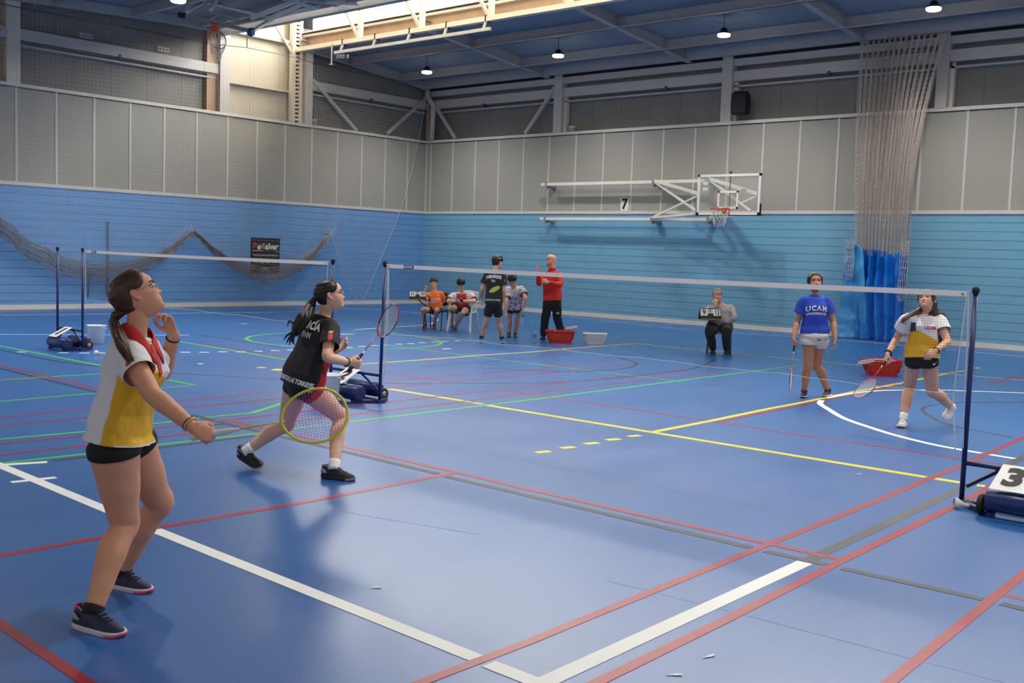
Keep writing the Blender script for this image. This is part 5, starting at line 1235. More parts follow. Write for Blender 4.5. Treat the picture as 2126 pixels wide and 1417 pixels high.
def glasses(p, m):
    g = None
    for sg in (-1, 1):
        c = p.hp(sg*.150, .415, .492); o = MB().tube([c+p.hx*(.105*p.H*math.cos(a))+p.hz*(.088*p.H*math.sin(a)) for a in [2*math.pi*q/24 for q in range(25)]], .0016, 6).build('glasses_rim', m, p.root)
        MB().lathe([(.001, 0), (.085*p.H, 0), (.085*p.H, .0008), (.001, .0008)], c, (p.hx, p.hz, p.hy), 20).build('glasses_lens', mat('lens', (225, 232, 236), .05, alpha=.18), o)
        MB().tube([c+p.hx*sg*.105*p.H, p.hp(sg*.30, .36, .50), p.hp(sg*.355, .0, .535)], .0015, 6).build('glasses_temple', m, p.root)
    MB().tube([p.hp(-.05, .42, .505), p.hp(0, .455, .515), p.hp(.05, .42, .505)], .0015, 6).build('glasses_bridge', m, p.root)
M_GOLD = mat('gold_wire', (196, 176, 128), .25, metal=.85); glasses(p, M_GOLD)
NAVYS = [(28, 32, 66), (206, 202, 208), (24, 28, 56), (214, 84, 120)]
for sd, (h_, t_) in {'R': ((161, 1297), (268, 1325)), 'L': ((222, 1212), (318, 1231))}.items():
    an, d_, u_ = flat(h_, t_); shoe(p.root, an, d_, u_, .282, NAVYS, name='court_shoe')
    sock(p, sd, .022, M_BLACKC, .0455)
pc = p.wr['R']+(CR*.86-CU*.46).normalized()*.062+(CFW*.75-CU*.45).normalized()*.020
dp = depth(pc); ax_ = (PD(707, 853, dp-.02)-PD(392, 908, dp)).normalized()
racket(pc-ax_*.055, ax_, -CFW+CU*.15, (214, 220, 40), (206, 212, 70), (222, 218, 208), (196, 96, 176), 'yellow-green badminton racket with purple strings held by the player in front')

# ---------------------------------------------------------------- running player in black
G2 = 8.10
p = person('running young woman in a black shirt with red side panel, seen from behind', 1.66, 'b',
           PD(629, 797, G2), PD(672, 653, G2), PD(686, 613, G2-.03), CR*.95+CU*.20+CFW*.16, CU*.97-CR*.20, CR*.80+CFW*.58, CR*.66+CFW*.75,
           {'R': flat((668, 991), (741, 998)), 'L': (PD(511, 936, 8.32), PD(528, 978, 8.26)-PD(486, 953, 8.40), CU*.8-CR*.5)}, {'R': (708, 866), 'L': (594, 880)},
           {'R': {'el': (679, 741, -1), 'wr': (722, 752, 1), 'hand': {'d': CR*.9-CU*.2+CFW*.3, 'n': CFW*.6-CR*.3+CU*.2, 'curl': [.85, .9, .92, .95], 'thumb': .75}},
            'L': {'el': PD(672, 722, 8.42), 'wr': PD(698, 728, 8.30), 'hand': {'d': CR*.75+CU*.5, 'n': -CR*.3+CU*.6-CFW*.6, 'curl': [.3, .45, .5, .5], 'thumb': .3, 'spread': .3}}},
           voxel=.0055, fem=True, shoulders={'R': PD(687, 677, 7.97), 'L': PD(649, 668, 8.26)}, lg=1.06)
P2 = p
BLK_ = lin((23, 22, 24))
def f2(x, y, t, v):
    if t < .60 and y > -.028+.03*t and x > -.05:
        n_ = noise.noise(v*16); return lin((200, 30, 42)) if n_ < .28 else lin((96, 18, 26))
    return BLK_
M_ATTRB = mat('printed_jersey_dark', (30, 30, 30), .7, attr='Col', bump=(90, .2, .002))
sh2 = top(p, M_ATTRB, hem=-.03, slv=.66, loose=.022, vox=.0065, sr=(.072, .076), fn=bodyfn(p, f2), amp=.009, waist=.024, hemw=.014, seed=3.0)
bottoms(p, M_ATTRB, leg=.20, r=.104, vox=.0065, waist=.1, amp=.004, ease=.014, fn=bodyfn(p, f2))
h2, hm2 = hair(p, 'pony', (36, 26, 23), .05, crown=.0)
tie = p.hp(0, -.56, .47)
MB().tube([tie+p.hx*(.016*math.cos(a))+p.hz*(.018*math.sin(a)) for a in [2*math.pi*q/12 for q in range(13)]], .006, 6).build('hair_tie', M_BLK, h2)
tail(p, [p.hp(0, -.42, .52), tie, PD(645, 634, 8.05), PD(634, 655, 7.95), PD(622, 677, 7.92), PD(610, 697, 7.92)], [.03, .02, .036, .042, .036, .012], hm2, 10, .016, 5, h2)
rr_ = random.Random(4)
for k, (ex, ey) in enumerate(((588, 707), (594, 714), (601, 716), (607, 713), (597, 678), (612, 716))):
    MB().limb([PD(640+rr_.uniform(-5, 3), 650, 7.96), PD(618, 682-2*k, 7.93), PD((ex+612)/2-3, ey-12, 7.92), PD(ex, ey, 7.93)], [.012, .012, .008, .002], 7, 5).build('hair_strand', hm2, h2, True)
bv = bvh_of(sh2); N_ = -p.cf
cc = p.pelvis+p.up*(p.TL*.815)+p.cl*.015; text_decal(sh2, 'GARCÍA', .085, cc, p.cl, p.up, N_, M_WHITEINK, .003, .62, bv=bv)
text_decal(sh2, 'SPAIN', .058, cc-p.up*.078, p.cl, p.up, N_, M_WHITEINK, .0015, .62, bv=bv)
text_decal(sh2, 'BÁDMINTON LAS TORRES', .050, p.pelvis+p.up*(p.TL*.035)+p.cl*.02, p.cl, p.up, N_, M_WHITEINK, .002, .58, bv=bv)
ea = (p.el['R']-p.sh['R']).normalized(); ce = p.sh['R']+ea*.105+CR*.02
poly_decal(sh2, [(x*.032, y*.050) for x, y in SHIELD], ce, CR, CU, -CFW, mat('crest_red', (206, 40, 30), .6), bv=bv); poly_decal(sh2, [(x*.03, y*.046) for x, y in CROWN], ce, CR, CU, -CFW, mat('gold_print', (210, 160, 30), .5), bv=bv)
text_decal(sh2, 'Región de Murcia', .014, ce-CU*.047, CR, CU, -CFW, M_WHITEINK, .0, .8, bv=bv)
glasses(p, M_GOLD)
bangle(p, 'R', mat('brown_scrunchie', (120, 78, 66), .8), 'scrunchie', .018, .032, .006)
BSH = [(24, 23, 26), (30, 28, 30), (20, 20, 22), (150, 118, 140)]
an, d_, u_ = flat((668, 991), (741, 998)); shoe(p.root, an, d_, u_, .265, BSH, name='running_shoe'); sock(p, 'R', .058, M_WHITEINK, .043)
an = p.ank['L']; d_ = PD(528, 978, 8.26)-PD(486, 953, 8.40); shoe(p.root, an, d_, CU*.8-CR*.5, .265, BSH, name='running_shoe'); sock(p, 'L', .058, M_WHITEINK, .043)
pc = p.wr['R']+(CR*.9-CU*.2+CFW*.3).normalized()*.06+(CFW*.6-CR*.3+CU*.2).normalized()*.018
ax_ = (CR*.485+CU*.70+CFW*.52).normalized(); racket(pc-ax_*.075, ax_, CR*.88-CFW*.42-CU*.3, (222, 56, 50), (206, 60, 54), (28, 28, 28), (212, 212, 210), 'red and black badminton racket held by the running player in black', frame2=(34, 30, 32))

# ---------------------------------------------------------------- player in the blue university shirt
G3 = depth(PZ(1690, 830))
dn3 = (-CFW*.97-CR*.12)
p = person('young woman standing in a blue lettered shirt and white skort beyond the net', 1.65, 'c',
           PD(1692, 699, G3), PD(1692, 612, G3+.02), PD(1692, 587, G3), -CFW*.96+CU*.22-CR*.05, CU*.97+CFW*.22, dn3, dn3,
           {'R': flat((1671, 822), (1657, 834)), 'L': flat((1722, 820.5), (1692, 830))}, {'R': (1677, 758), 'L': (1695, 757)},
           {'R': {'el': (1655, 669, 1), 'wr': (1648, 702, -1), 'hand': {'d': -CU+CR*.05, 'n': CR*.9+CFW*.2, 'curl': [.7, .8, .85, .9], 'thumb': .7}},
            'L': {'el': (1730, 668, 1), 'wr': (1734, 704, -1), 'hand': {'d': -CU, 'n': -CR*.8+CFW*.3, 'curl': [.35, .4, .45, .5], 'thumb': .3}}}, voxel=.007, fem=True, wide=.86, hsize=1.08, lg=1.1)
P3 = p
M_BLUES = mat('royal_blue_cloth', (18, 60, 178), .75, bump=(90, .25, .003))
sh3 = top(p, M_BLUES, hem=.08, slv=.60, loose=.024, vox=.008, sr=(.080, .084), amp=.010, waist=.026, hemw=.02, seed=5.0, neckw=.006)
sk = bottoms(p, mat('white_skort_cloth', (216, 208, 206), .75, bump=(60, .3, .004)), leg=.25, r=.134, vox=.008, waist=.1, amp=.006, ease=.024, name='skort')
h3, hm3 = hair(p, 'parted', (36, 27, 24), .05, crown=.02)
bv = bvh_of(sh3); cc = p.pelvis+p.up*(p.TL*.66); text_decal(sh3, 'UCAM', .080, cc, -p.cl, p.up, p.cf, M_WHITEINK, .004, 1.0, bv=bv, spacing=1.25, arc=.7); text_decal(sh3, 'UNIVERSIDAD', .042, cc-p.up*.065, -p.cl, p.up, p.cf, M_WHITEINK, .0012, .85, bv=bv, spacing=1.1, arc=.5)
bv = bvh_of(sk)
for q in (-.012, .012): poly_decal(sk, [(q-.012, .01), (q-.002, .012), (q+.014, -.012), (q+.003, -.014)], p.pelvis-p.up*.04-p.cl*.03, -p.cl, p.up, p.cf, M_INK, 'logo', bv=bv)
for sd, (h_, t_) in {'R': ((1671, 822), (1657, 834)), 'L': ((1722, 820.5), (1692, 830))}.items():
    an, d_, u_ = flat(h_, t_); shoe(p.root, an, d_, u_, .25, [(54, 36, 66), (196, 190, 196), (44, 30, 56)], name='training_shoe')
    sock(p, sd, .02, M_BLACKC, .040)
ax_ = (-CU*.86-CR*.07+CFW*.05-CFW*.45).normalized(); pc = p.wr['R']-CU*.062+CR*.018; racket(pc-ax_*.07, (PD(1643, 795, depth(pc)-.12)-pc), CR*.93-CFW*.35, (226, 96, 110), (222, 90, 112), (34, 32, 34), (214, 214, 212), 'pink badminton racket hanging from the hand of the player in blue', frame2=(40, 36, 40))

# ---------------------------------------------------------------- player at the right, looking up
G4 = 11.5
d4 = (-CFW*.93-CR*.30)
p = person('young woman with long loose hair in a white and yellow shirt beyond the net', 1.68, 'd',
           PD(1914, 741, G4), PD(1916, 652, G4+.02), PD(1924, 624, G4-.02), -CR*.58+CU*.42-CFW*.66, CU*.86+CR*.22+CFW*.40, -CFW*.96-CR*.15, d4,
           {'R': flat((1877, 882), (1860, 896)), 'L': (PD(1976, 846, 11.85), PD(1968, 882, 11.75)-PD(1988, 852, 12.02), CU*.45-CR*.1-CFW*.7)}, {'R': (1888, 802), 'L': (1936, 812)},
           {'R': {'el': (1861, 704, 1), 'wr': (1843, 734, -1), 'hand': {'d': -CU*.85-CR*.35-CFW*.2, 'n': CR*.8-CU*.3, 'curl': [.7, .8, .85, .9], 'thumb': .7}},
            'L': {'el': (1967, 709, -1), 'wr': (1943, 728, -1), 'hand': {'d': -CR*.75-CU*.5-CFW*.2, 'n': -CU*.3+CFW*.8, 'curl': [.35, .4, .45, .5], 'thumb': .3, 'spread': .25}}},
           voxel=.007, fem=True, shoulders={'R': PD(1884, 662, 11.45), 'L': PD(1950, 664, 11.52)}, wide=.85, lg=1.08)
P4 = p
def f4(x, y, t, v):
    if y < -.02: return WHITE
    for sd in 'RL':
        e = (p.el[sd]-p.sh[sd]).normalized(); a = (v-p.sh[sd]).dot(e)
        if a > .03 and ((v-p.sh[sd])-e*a).length < .095 and abs(x) > .13: return WHITE
    if t < -.01 and x < -.03: return WHITE
    return mixc(WHITE, YELLOW, (.55+1.15*x-t)*p.TL/.008+.5)
sh4 = top(p, M_ATTR, hem=-.02, slv=.50, loose=.022, vox=.007, sr=(.078, .082), fn=bodyfn(p, f4), amp=.010, waist=.022, hemw=.012, seed=7.0, neckw=.006)
MB().tube([p.neck+p.up*(.0-.028*max(0, math.sin(a)))+(p.cf*math.sin(a)*.078+p.cl*math.cos(a)*.084) for a in [2*math.pi*q/28 for q in range(29)]], .008, 8).build('neck_trim', M_RED, sh4, True)
bv = bvh_of(sh4); poly_decal(sh4, [(-.025, .045), (.025, .045), (.025, -.045), (-.025, -.045)], p.pelvis+p.up*(p.TL*.68)+p.cl*.10, -p.cl, p.up, p.cf, mat('dark_patch', (60, 58, 64), .7), 'patch', bv=bv)
text_decal(sh4, 'UCAM', .045, p.pelvis+p.up*(p.TL*.66)-p.cl*.07, -p.cl, p.up, p.cf, mat('crest_red', (206, 40, 30), .6), .001, .9, bv=bv)
sk = bottoms(p, M_BLACKC2, leg=.22, r=.112, vox=.008, waist=.1, amp=.006, ease=.018)
bv = bvh_of(sk); poly_decal(sk, [(-.025, .005), (-.005, .0), (.02, .018), (.0, -.014), (-.02, -.01)], p.hip['L']-p.up*.07-p.cl*.03, -p.cl, p.up, p.cf-p.cl*.4, M_WHITEINK, 'logo', bv=bv)
h4, hm4 = hair(p, 'parted', (70, 46, 32), .05, crown=.01)
tail(p, [p.hp(0, -.40, .62), p.hp(0, -.52, .25), PD(1951, 655, 11.58), PD(1956, 690, 11.60), PD(1955, 722, 11.62)], [.07, .075, .05, .04, .015], hm4, 12, .02, 8, h4, 'long_hair')
tail(p, [p.hp(.25, -.2, .5), p.hp(.30, -.1, .1), PD(1896, 650, 11.43), PD(1880, 660, 11.38), PD(1870, 668, 11.36)], [.03, .035, .03, .022, .006], hm4, 7, .012, 9, h4, 'long_hair')
bangle(p, 'R', M_BLK, 'wristband', .02, .033, .008); bangle(p, 'L', M_BLK, 'wristband', .012, .032, .005)
WSH = [(216, 212, 206), (208, 204, 196), (226, 224, 220)]
an, d_, u_ = flat((1877, 882), (1860, 896)); shoe(p.root, an, d_, u_, .262, WSH, name='white_trainer'); sock(p, 'R', .06, M_WHITEINK, .042)
an = p.ank['L']; shoe(p.root, an, PD(1968, 882, 11.75)-PD(1988, 852, 12.02), CU*.45-CR*.1-CFW*.7, .262, WSH, name='white_trainer'); sock(p, 'L', .06, M_WHITEINK, .042)
pc = p.wr['R']+(-CU*.85-CR*.35-CFW*.2).normalized()*.062+CR*.016; racket(pc-(PD(1778, 830, depth(pc)-.25)-pc).normalized()*.07, PD(1778, 830, depth(pc)-.25)-pc, -CFW*.32+CU*.75-CR*.55, (224, 70, 52), (196, 70, 60), (30, 28, 28), (216, 216, 214), 'orange-red badminton racket held low by the player looking up', frame2=(40, 36, 36))
# ================================================================ chairs and scoreboards
M_CHB = mat('chair_black_pad', (26, 26, 30), .6, bump=(60, .2, .004)); M_CHM = mat('chair_black_steel', (20, 20, 22), .4); M_WOODB = mat('tablet_board', (120, 84, 52), .5, vary=(6, .15)); M_MONO = mat('monobloc_plastic', (222, 222, 218), .4)
def rpad(mb, c, U, V_, N, r=.04):
    ring = lambda n, s: [c+U*(x*s)+V_*(y*s)+N*n for x, y in ((1, .7), (.7, 1), (-.7, 1), (-1, .7), (-1, -.7), (-.7, -1), (.7, -1), (1, -.7))]
    mb.loft([ring(-1, .94), ring(-.5, 1), ring(.5, 1), ring(1, .94)])
def black_chair(c, f, label, tablet=None):
    f = Vector((f.x, f.y, 0)).normalized(); r = f.cross(Za); c = Vector((c.x, c.y, 0)); root = empty('tablet_chair', c, label, 'chair', 'black chairs of the scorers')
    mb = MB(); rpad(mb, c+Za*.435, r*.22, f*.21, Za*.022); mb.build('seat', M_CHB, root)
    mb = MB(); rpad(mb, c-f*.235+Za*.68, r*.21, (Za-f*.12).normalized()*.15, (f+Za*.12).normalized()*.018); mb.build('backrest', M_CHB, root)
    for sx in (-1, 1):
        MB().tube([c+r*(.21*sx)+f*.24, c+r*(.20*sx)+f*.17+Za*.42], .012, 8).build('leg', M_CHM, root); MB().tube([c+r*(.21*sx)-f*.26, c+r*(.20*sx)-f*.19+Za*.42], .012, 8).build('leg', M_CHM, root)
        MB().tube([c+r*(.20*sx)+f*.18+Za*.415, c+r*(.20*sx)-f*.20+Za*.415, c+r*(.20*sx)-f*.235+Za*.55, c+r*(.18*sx)-f*.25+Za*.80], .011, 8).build('side_frame', M_CHM, root)
    if tablet:
        t = Vector(tablet); mb = MB(); rpad(mb, t, r*.17, f*.14, Za*.009); mb.build('writing_tablet', M_WOODB, root)
        b = c+r*(.22 if (t-c).dot(r) > 0 else -.22)
        MB().tube([b+Za*.42+f*.05, b+Za*(t.z-.15)+f*.08, t-Za*.012], .012, 8).build('tablet_arm', M_CHM, root); MB().tube([b+Za*.42-f*.1, b+Za*(t.z-.2)-f*.02, t-Za*.012-f*.06], .010, 8).build('tablet_arm', M_CHM, root)
    return root
def mono_chair(c, f, label):
    f = Vector((f.x, f.y, 0)).normalized(); r = f.cross(Za); c = Vector((c.x, c.y, 0)); root = empty('plastic_chair', c, label, 'chair')
    mb = MB(); rpad(mb, c+Za*.425, r*.24, f*.23, Za*.014); mb.build('seat', M_MONO, root)
    for sx in (-1, 1):
        for fy in (1, -1):
            a = c+r*(.27*sx)+f*(.27*fy if fy > 0 else -.30); b = c+r*(.225*sx)+f*(.20*fy)+Za*.43
            MB().limb([a, a.lerp(b, .5), b], [(.022, .014), (.030, .016), (.040, .018)], 8, 3, (False, False), ref=r).build('leg', M_MONO, root)
        MB().limb([c+r*(.24*sx)+f*.20+Za*.43, c+r*(.27*sx)+f*.18+Za*.62, c+r*(.28*sx)-f*.05+Za*.65, c+r*(.26*sx)-f*.26+Za*.66], [(.022, .012), (.026, .012), (.03, .012), (.024, .012)], 8, 4).build('armrest', M_MONO, root)
    mb = MB()
    for i in range(6):
        x = -.2+.08*i; mb.limb([c+r*x-f*.22+Za*.43, c+r*x-f*.27+Za*.65, c+r*x*.95-f*.32+Za*.84], [(.026, .008)]*3, 6, 3, ref=r)
    mb.limb([c-r*.22-f*.31+Za*.83, c-f*.34+Za*.86, c+r*.22-f*.31+Za*.83], [(.014, .04)]*3, 8, 4); mb.build('backrest', M_MONO, root)
def scoreboard(base, U, f, w, h, a, b, label):
    U = U.normalized(); f = (f-U*f.dot(U)).normalized(); upv = (Za*math.cos(.35)-f*math.sin(.35)); upv = (upv-U*upv.dot(U)).normalized(); N = U.cross(upv)
    if N.dot(f) < 0: N = -N
    root = empty('flip_scoreboard', base, label, 'scoreboard', 'table scoreboards'); c = base+upv*h/2
    fp = MB().obox(c, U*w/2, upv*h/2, N*.006).build('front_panel', M_BLKP, root)
    bk = base-f*.16; c2 = bk+(Za*math.cos(.3)+f*math.sin(.3)).normalized()*h*.48
    MB().obox(c2, U*w/2, (c+upv*h/2-bk)/2, f*.004).build('back_panel', M_BLKP, root); MB().obox(base-f*.08-Za*.004, U*w/2, f*.085, Za*.003).build('foot_panel', M_BLKP, root)
    for s, t in ((-1, a), (1, b)):
        cc = c+U*(s*w*.30)+upv*h*.10+N*.008; ft = MB().obox(cc, U*w*.165, upv*h*.33, N*.002).build('number_card', M_PAPER, root)
        flat_text(t, cc+N*.002, U if U.cross(upv).dot(N) > 0 else -U, upv, h*.66, M_INK, ft, bold=.003, sx=.8 if len(t) > 1 else 1.1)
    for s, t in ((-.35, '0'), (.35, '1')):
        cc = c+U*(s*w*.22)+upv*h*.20+N*.008; ft = MB().obox(cc, U*w*.055, upv*h*.2, N*.002).build('set_card', M_PAPER, root); flat_text(t, cc+N*.002, U, upv, h*.36, mat('set_red', (200, 60, 50), .6), ft, bold=.001)
    mb = MB()
    for s in (-.42, -.34, -.26, -.18, -.08, .08, .18, .26, .34, .42): mb.tube([c+U*(s*w)+upv*(h*.46)+N*.012, c+U*(s*w)+upv*(h*.56), c+U*(s*w)+upv*(h*.46)-N*.012], .003, 5)
    mb.build('spiral_rings', M_CHM, root)
# ================================================================ people beyond the net
# seated boy in orange
D5 = depth(PZ(890, 687)); f5 = (-CFW*.95-CR*.25)
p = person('seated boy in an orange lettered T-shirt with dark fringe, next to a scoreboard', 1.50, 'd',
           PD(905, 644, D5+.38), PD(902, 604, D5+.40), PD(900.5, 588, D5+.36), -CFW+CR*.03, CU, f5, -CFW*.98-CR*.1,
           {'R': flat((884, 680), (874, 689), .9), 'L': flat((902, 681), (894, 691), .9)}, {'R': ('r', 878, 641, -1), 'L': ('r', 907, 642, -1)},
           {'R': {'el': (884, 622, -1), 'wr': (882.5, 602, -1), 'hand': {'d': CU, 'n': CR*.6-CFW*.3, 'curl': .85, 'thumb': .6}}, 'L': {'el': (922, 625, 1), 'wr': (901, 636, -1), 'hand': {'d': -CR*.8-CU*.3, 'n': CFW*.3-CU, 'curl': .4}}},
           voxel=.009, hsize=1.06, wide=.85)
sh = top(p, mat('orange_cloth', (244, 112, 14), .75, bump=(90, .2, .003)), hem=.04, slv=.62, loose=.022, vox=.011, sr=(.082, .09), amp=.008, waist=.018, seed=11.0)
bv = bvh_of(sh); cc = p.pelvis+p.up*(p.TL*.55); text_decal(sh, 'UCAM', .075, cc, -p.cl, p.up, p.cf, M_WHITEINK, .003, 1.0, bv=bv, spacing=1.2); text_decal(sh, 'UNIVERSIDAD', .036, cc-p.up*.055, -p.cl, p.up, p.cf, M_WHITEINK, .001, .85, bv=bv)
bottoms(p, M_BLACKC2, leg=.55, r=.098, vox=.011, amp=.005); hair(p, 'boy', (30, 22, 20), .05, crown=.07, rough=.05)
for sd, (h_, t_) in {'R': ((884, 680), (874, 689)), 'L': ((902, 681), (894, 691))}.items(): a_, d_, u_ = flat(h_, t_, .9); shoe(p.root, a_, d_, u_, .25, [(70, 34, 36), (176, 44, 34), (204, 40, 44)], name='boy_shoe', det=True); sock(p, sd, .07, M_BLACKC, .040)
tb = PD(868, 621, D5+.10); black_chair(p.pelvis-p.cf*.02, f5, 'black padded tablet-arm chair under the boy in orange', tb)
scoreboard(tb+Za*.012+p.cf*.06, CR*.97+CFW*.1, -CFW, .37, .17, '11', '10', 'black flip scoreboard reading 11 and 10, beside the boy in orange')
# seated boy in red and white with a phone
D6 = depth(PZ(945, 690)); f6 = (-CFW*.95-CR*.3)
p = person('seated boy in a red and white shirt bending over a phone on a white chair', 1.62, 'b',
           PD(962, 641, D6+.42), PD(959, 606, D6+.28), PD(957, 589, D6+.12), -CFW*.62-CU*.75-CR*.1, CU*.70-CFW*.70, f6, -CFW*.98-CR*.1,
           {'R': flat((941, 680), (930, 686), .95), 'L': flat((947, 684), (936, 693), .95)}, {'R': ('r', 934, 638, -1), 'L': ('r', 963, 647, -1)},
           {'R': {'el': (931, 625, -1), 'wr': (945, 625, -1), 'hand': {'d': CR*.8+CU*.2-CFW*.3, 'n': CR*.2+CFW*.3-CU*.2-CFW*.6, 'curl': .6}}, 'L': {'el': (985, 625, -1), 'wr': (963, 625, -1), 'hand': {'d': -CR*.8+CU*.2-CFW*.3, 'n': -CFW*.6-CU*.2, 'curl': .6}}},
           voxel=.009, wide=1.08, hsize=1.02, belly=.03, ag=1.15)
def f6_(x, y, t, v):
    if y < 0 or abs(x) > .115+.10*max(0, .75-t) or t > .97-.0: return lin((208, 200, 204))
    return lin((176, 22, 30))
sh = top(p, M_ATTR, hem=.06, slv=.80, loose=.022, vox=.011, sr=(.088, .095), amp=.009, waist=.018, fn=bodyfn(p, f6_), seed=13.0)
bottoms(p, M_BLACKC2, leg=.62, r=.110, vox=.011, amp=.005); hair(p, 'boy', (20, 17, 17), .06, crown=.07, rough=.05)
for sd, (h_, t_) in {'R': ((941, 680), (930, 686)), 'L': ((947, 684), (936, 693))}.items(): a_, d_, u_ = flat(h_, t_, .95); shoe(p.root, a_, d_, u_, .27, [(26, 42, 112), (170, 120, 50), (30, 40, 90)], name='blue_shoe'); sock(p, sd, .09, M_WHITEINK, .044)
mono_chair(p.pelvis-p.cf*.03, f6, 'white plastic garden chair under the boy with the phone')
hm_ = (p.wr['R']+p.wr['L'])/2-CFW*.05+CU*.01
ph = MB().obox(hm_, CR*.075, (CU*.7-CFW*.7).normalized()*.037, (CU*.7+CFW*.7).normalized()*.004).build('phone', M_BLK, None, label='black phone held in both hands by the seated boy in red and white', cat='phone')
# standing boy in black, seen from behind
D7 = depth(PZ(1022, 714)); f7 = (CFW*.97+CR*.2)
p = person('standing boy in black shirt and shorts with white back lettering, seen from behind', 1.68, 'd',
           PD(1025, 630, D7), PD(1028, 561, D7), PD(1033, 545, D7+.03), CFW*.75+CR*.62, CU, f7, f7,
           {'L': flat((1000, 709), (996, 717), 1), 'R': flat((1040, 710), (1050, 715), 1)}, {'L': (1010, 667), 'R': (1036, 667)},
           {'L': {'el': (1001, 600, -1), 'wr': (998, 620, 1), 'hand': {'d': -CU+CR*.05, 'n': CR, 'curl': .45}}, 'R': {'el': (1046, 605, -1), 'wr': (1044, 628, 1), 'hand': {'d': -CU-CR*.1, 'n': -CR, 'curl': .45}}}, voxel=.009, hsize=1.05, wide=.80)
sh = top(p, M_BLACKC, hem=-.02, slv=.62, loose=.024, vox=.011, sr=(.080, .086), amp=.008, waist=.016, seed=15.0)
bv = bvh_of(sh); cc = p.pelvis+p.up*(p.TL*.80); text_decal(sh, 'I.HERNÁNDEZ', .085, cc, p.cl, p.up, -p.cf, M_WHITEINK, .003, .55, bv=bv, arc=.6); text_decal(sh, 'SPA', .06, cc-p.up*.085, p.cl, p.up, -p.cf, M_WHITEINK, .001, .8, bv=bv)
text_decal(sh, 'BÁDMINTON LAS TORRES', .045, p.pelvis+p.up*(p.TL*.10), p.cl, p.up, -p.cf, M_WHITEINK, .001, .55, bv=bv)
poly_decal(sh, [(.11*math.cos(a)*.87-.045*math.sin(a)*.5, .11*math.cos(a)*.5+.045*math.sin(a)*.87) for a in [2*math.pi*q/20 for q in range(20)]], p.pelvis+p.up*(p.TL*.42)+p.cl*.03, p.cl, p.up, -p.cf, mat('lime_print', (178, 186, 70), .6), 'printed_motif', bv=bv)
ee = (p.el['R']-p.sh['R']).normalized(); poly_decal(sh, [(x*.03, y*.045) for x, y in SHIELD], p.sh['R']+ee*.12, CR, CU, -CFW+CR*.5, mat('crest_red', (206, 40, 30), .6), bv=bv)
bottoms(p, M_BLACKC2, leg=.66, r=.112, vox=.011, amp=.006, ease=.02, r2=.105); hair(p, 'boy', (40, 30, 26), .04, crown=.09, rough=.04)
for sd, (h_, t_) in {'L': ((1000, 709), (996, 717)), 'R': ((1040, 710), (1050, 715))}.items(): a_, d_, u_ = flat(h_, t_, 1); shoe(p.root, a_, d_, u_, .27, [(60, 130, 190), (216, 214, 212), (24, 28, 40)], name='white_blue_shoe'); sock(p, sd, .06, M_BLACKC, .042)
# bending boy in grey
D8 = depth(PZ(1062, 706)); f8 = (-CFW*.97-CR*.1)
p = person('boy in a pale grey patterned shirt bending forward with both arms hanging', 1.62, 'd',
           PD(1070, 635, D8+.15), PD(1067, 594, D8-.12), PD(1063, 581, D8-.28), -CFW*.55-CU*.80, CU*.70-CFW*.72, f8, -CFW*.9-CU*.4,
           {'R': flat((1057, 699), (1053, 707), .95), 'L': flat((1069, 699), (1073, 707), .95)}, {'R': (1058, 655, -.2), 'L': (1075, 655, -.2)},
           {'R': {'el': (1051, 626, -1), 'wr': (1050, 650, 1), 'hand': {'d': -CU, 'n': CR, 'curl': .5}}, 'L': {'el': (1091, 618, -1), 'wr': (1086, 640, 1), 'hand': {'d': -CU*.9-CR*.2, 'n': -CR, 'curl': .6}}}, voxel=.009, hsize=1.05, wide=.85)
def f8_(x, y, t, v):
    n_ = noise.noise(v*22); return lin((198, 198, 204)) if n_ < .18 else lin((120, 122, 140))
sh = top(p, M_ATTR, hem=-.06, slv=.66, loose=.028, vox=.011, sr=(.085, .095), amp=.009, waist=.018, fn=bodyfn(p, f8_), seed=17.0)
bottoms(p, M_BLACKC2, leg=.42, r=.108, vox=.011, amp=.006); hair(p, 'boy', (34, 26, 22), .05, crown=.06, rough=.05)
for sd, (h_, t_) in {'R': ((1057, 699), (1053, 707)), 'L': ((1069, 699), (1073, 707))}.items(): a_, d_, u_ = flat(h_, t_, .95); shoe(p.root, a_, d_, u_, .265, [(26, 40, 48), (40, 44, 48), (30, 130, 170)], name='teal_shoe'); sock(p, sd, .03, M_BLACKC, .040)
P8 = p
# coach in red
D9 = depth(PZ(1130, 709)); f9 = (-CFW*.85-CR*.5)
p = person('bald man in a red zip sweatshirt and black trousers raising one hand', 1.78, 'd',
           PD(1147, 622, D9+.05), PD(1146, 562, D9+.05), PD(1144, 540, D9+.02), -CR*.86-CFW*.5, CU, f9, f9,
           {'R': flat((1129, 703), (1119, 710), 1.05), 'L': flat((1167, 702), (1164, 709), 1.05)}, {'R': (1132, 660), 'L': (1157, 660)},
           {'R': {'el': (1119, 588, -1), 'wr': (1118, 567, -1), 'hand': {'d': CU*.98-CR*.1, 'n': -CR*.6-CFW*.5, 'curl': .08, 'spread': .5, 'thumb': .1}}, 'L': {'el': (1163, 591, -1), 'wr': (1138, 586, -1), 'hand': {'d': -CR*.9+CU*.2, 'n': CFW*.8, 'curl': .6}}}, voxel=.009, hsize=1.0, wide=.90)
sh = top(p, mat('red_sweatshirt', (206, 26, 24), .75, bump=(60, .25, .004)), hem=-.03, loose=.026, vox=.011, amp=.010, waist=.018, long=True, seed=19.0, neckw=.01)
MB().lathe([(.074, -.01), (.078, .02), (.072, .048), (.066, .048), (.066, -.01)], p.neck+p.up*.012, (p.cl, p.cf, p.up), 24).build('collar', mat('red_sweatshirt', (206, 26, 24)), sh, True)
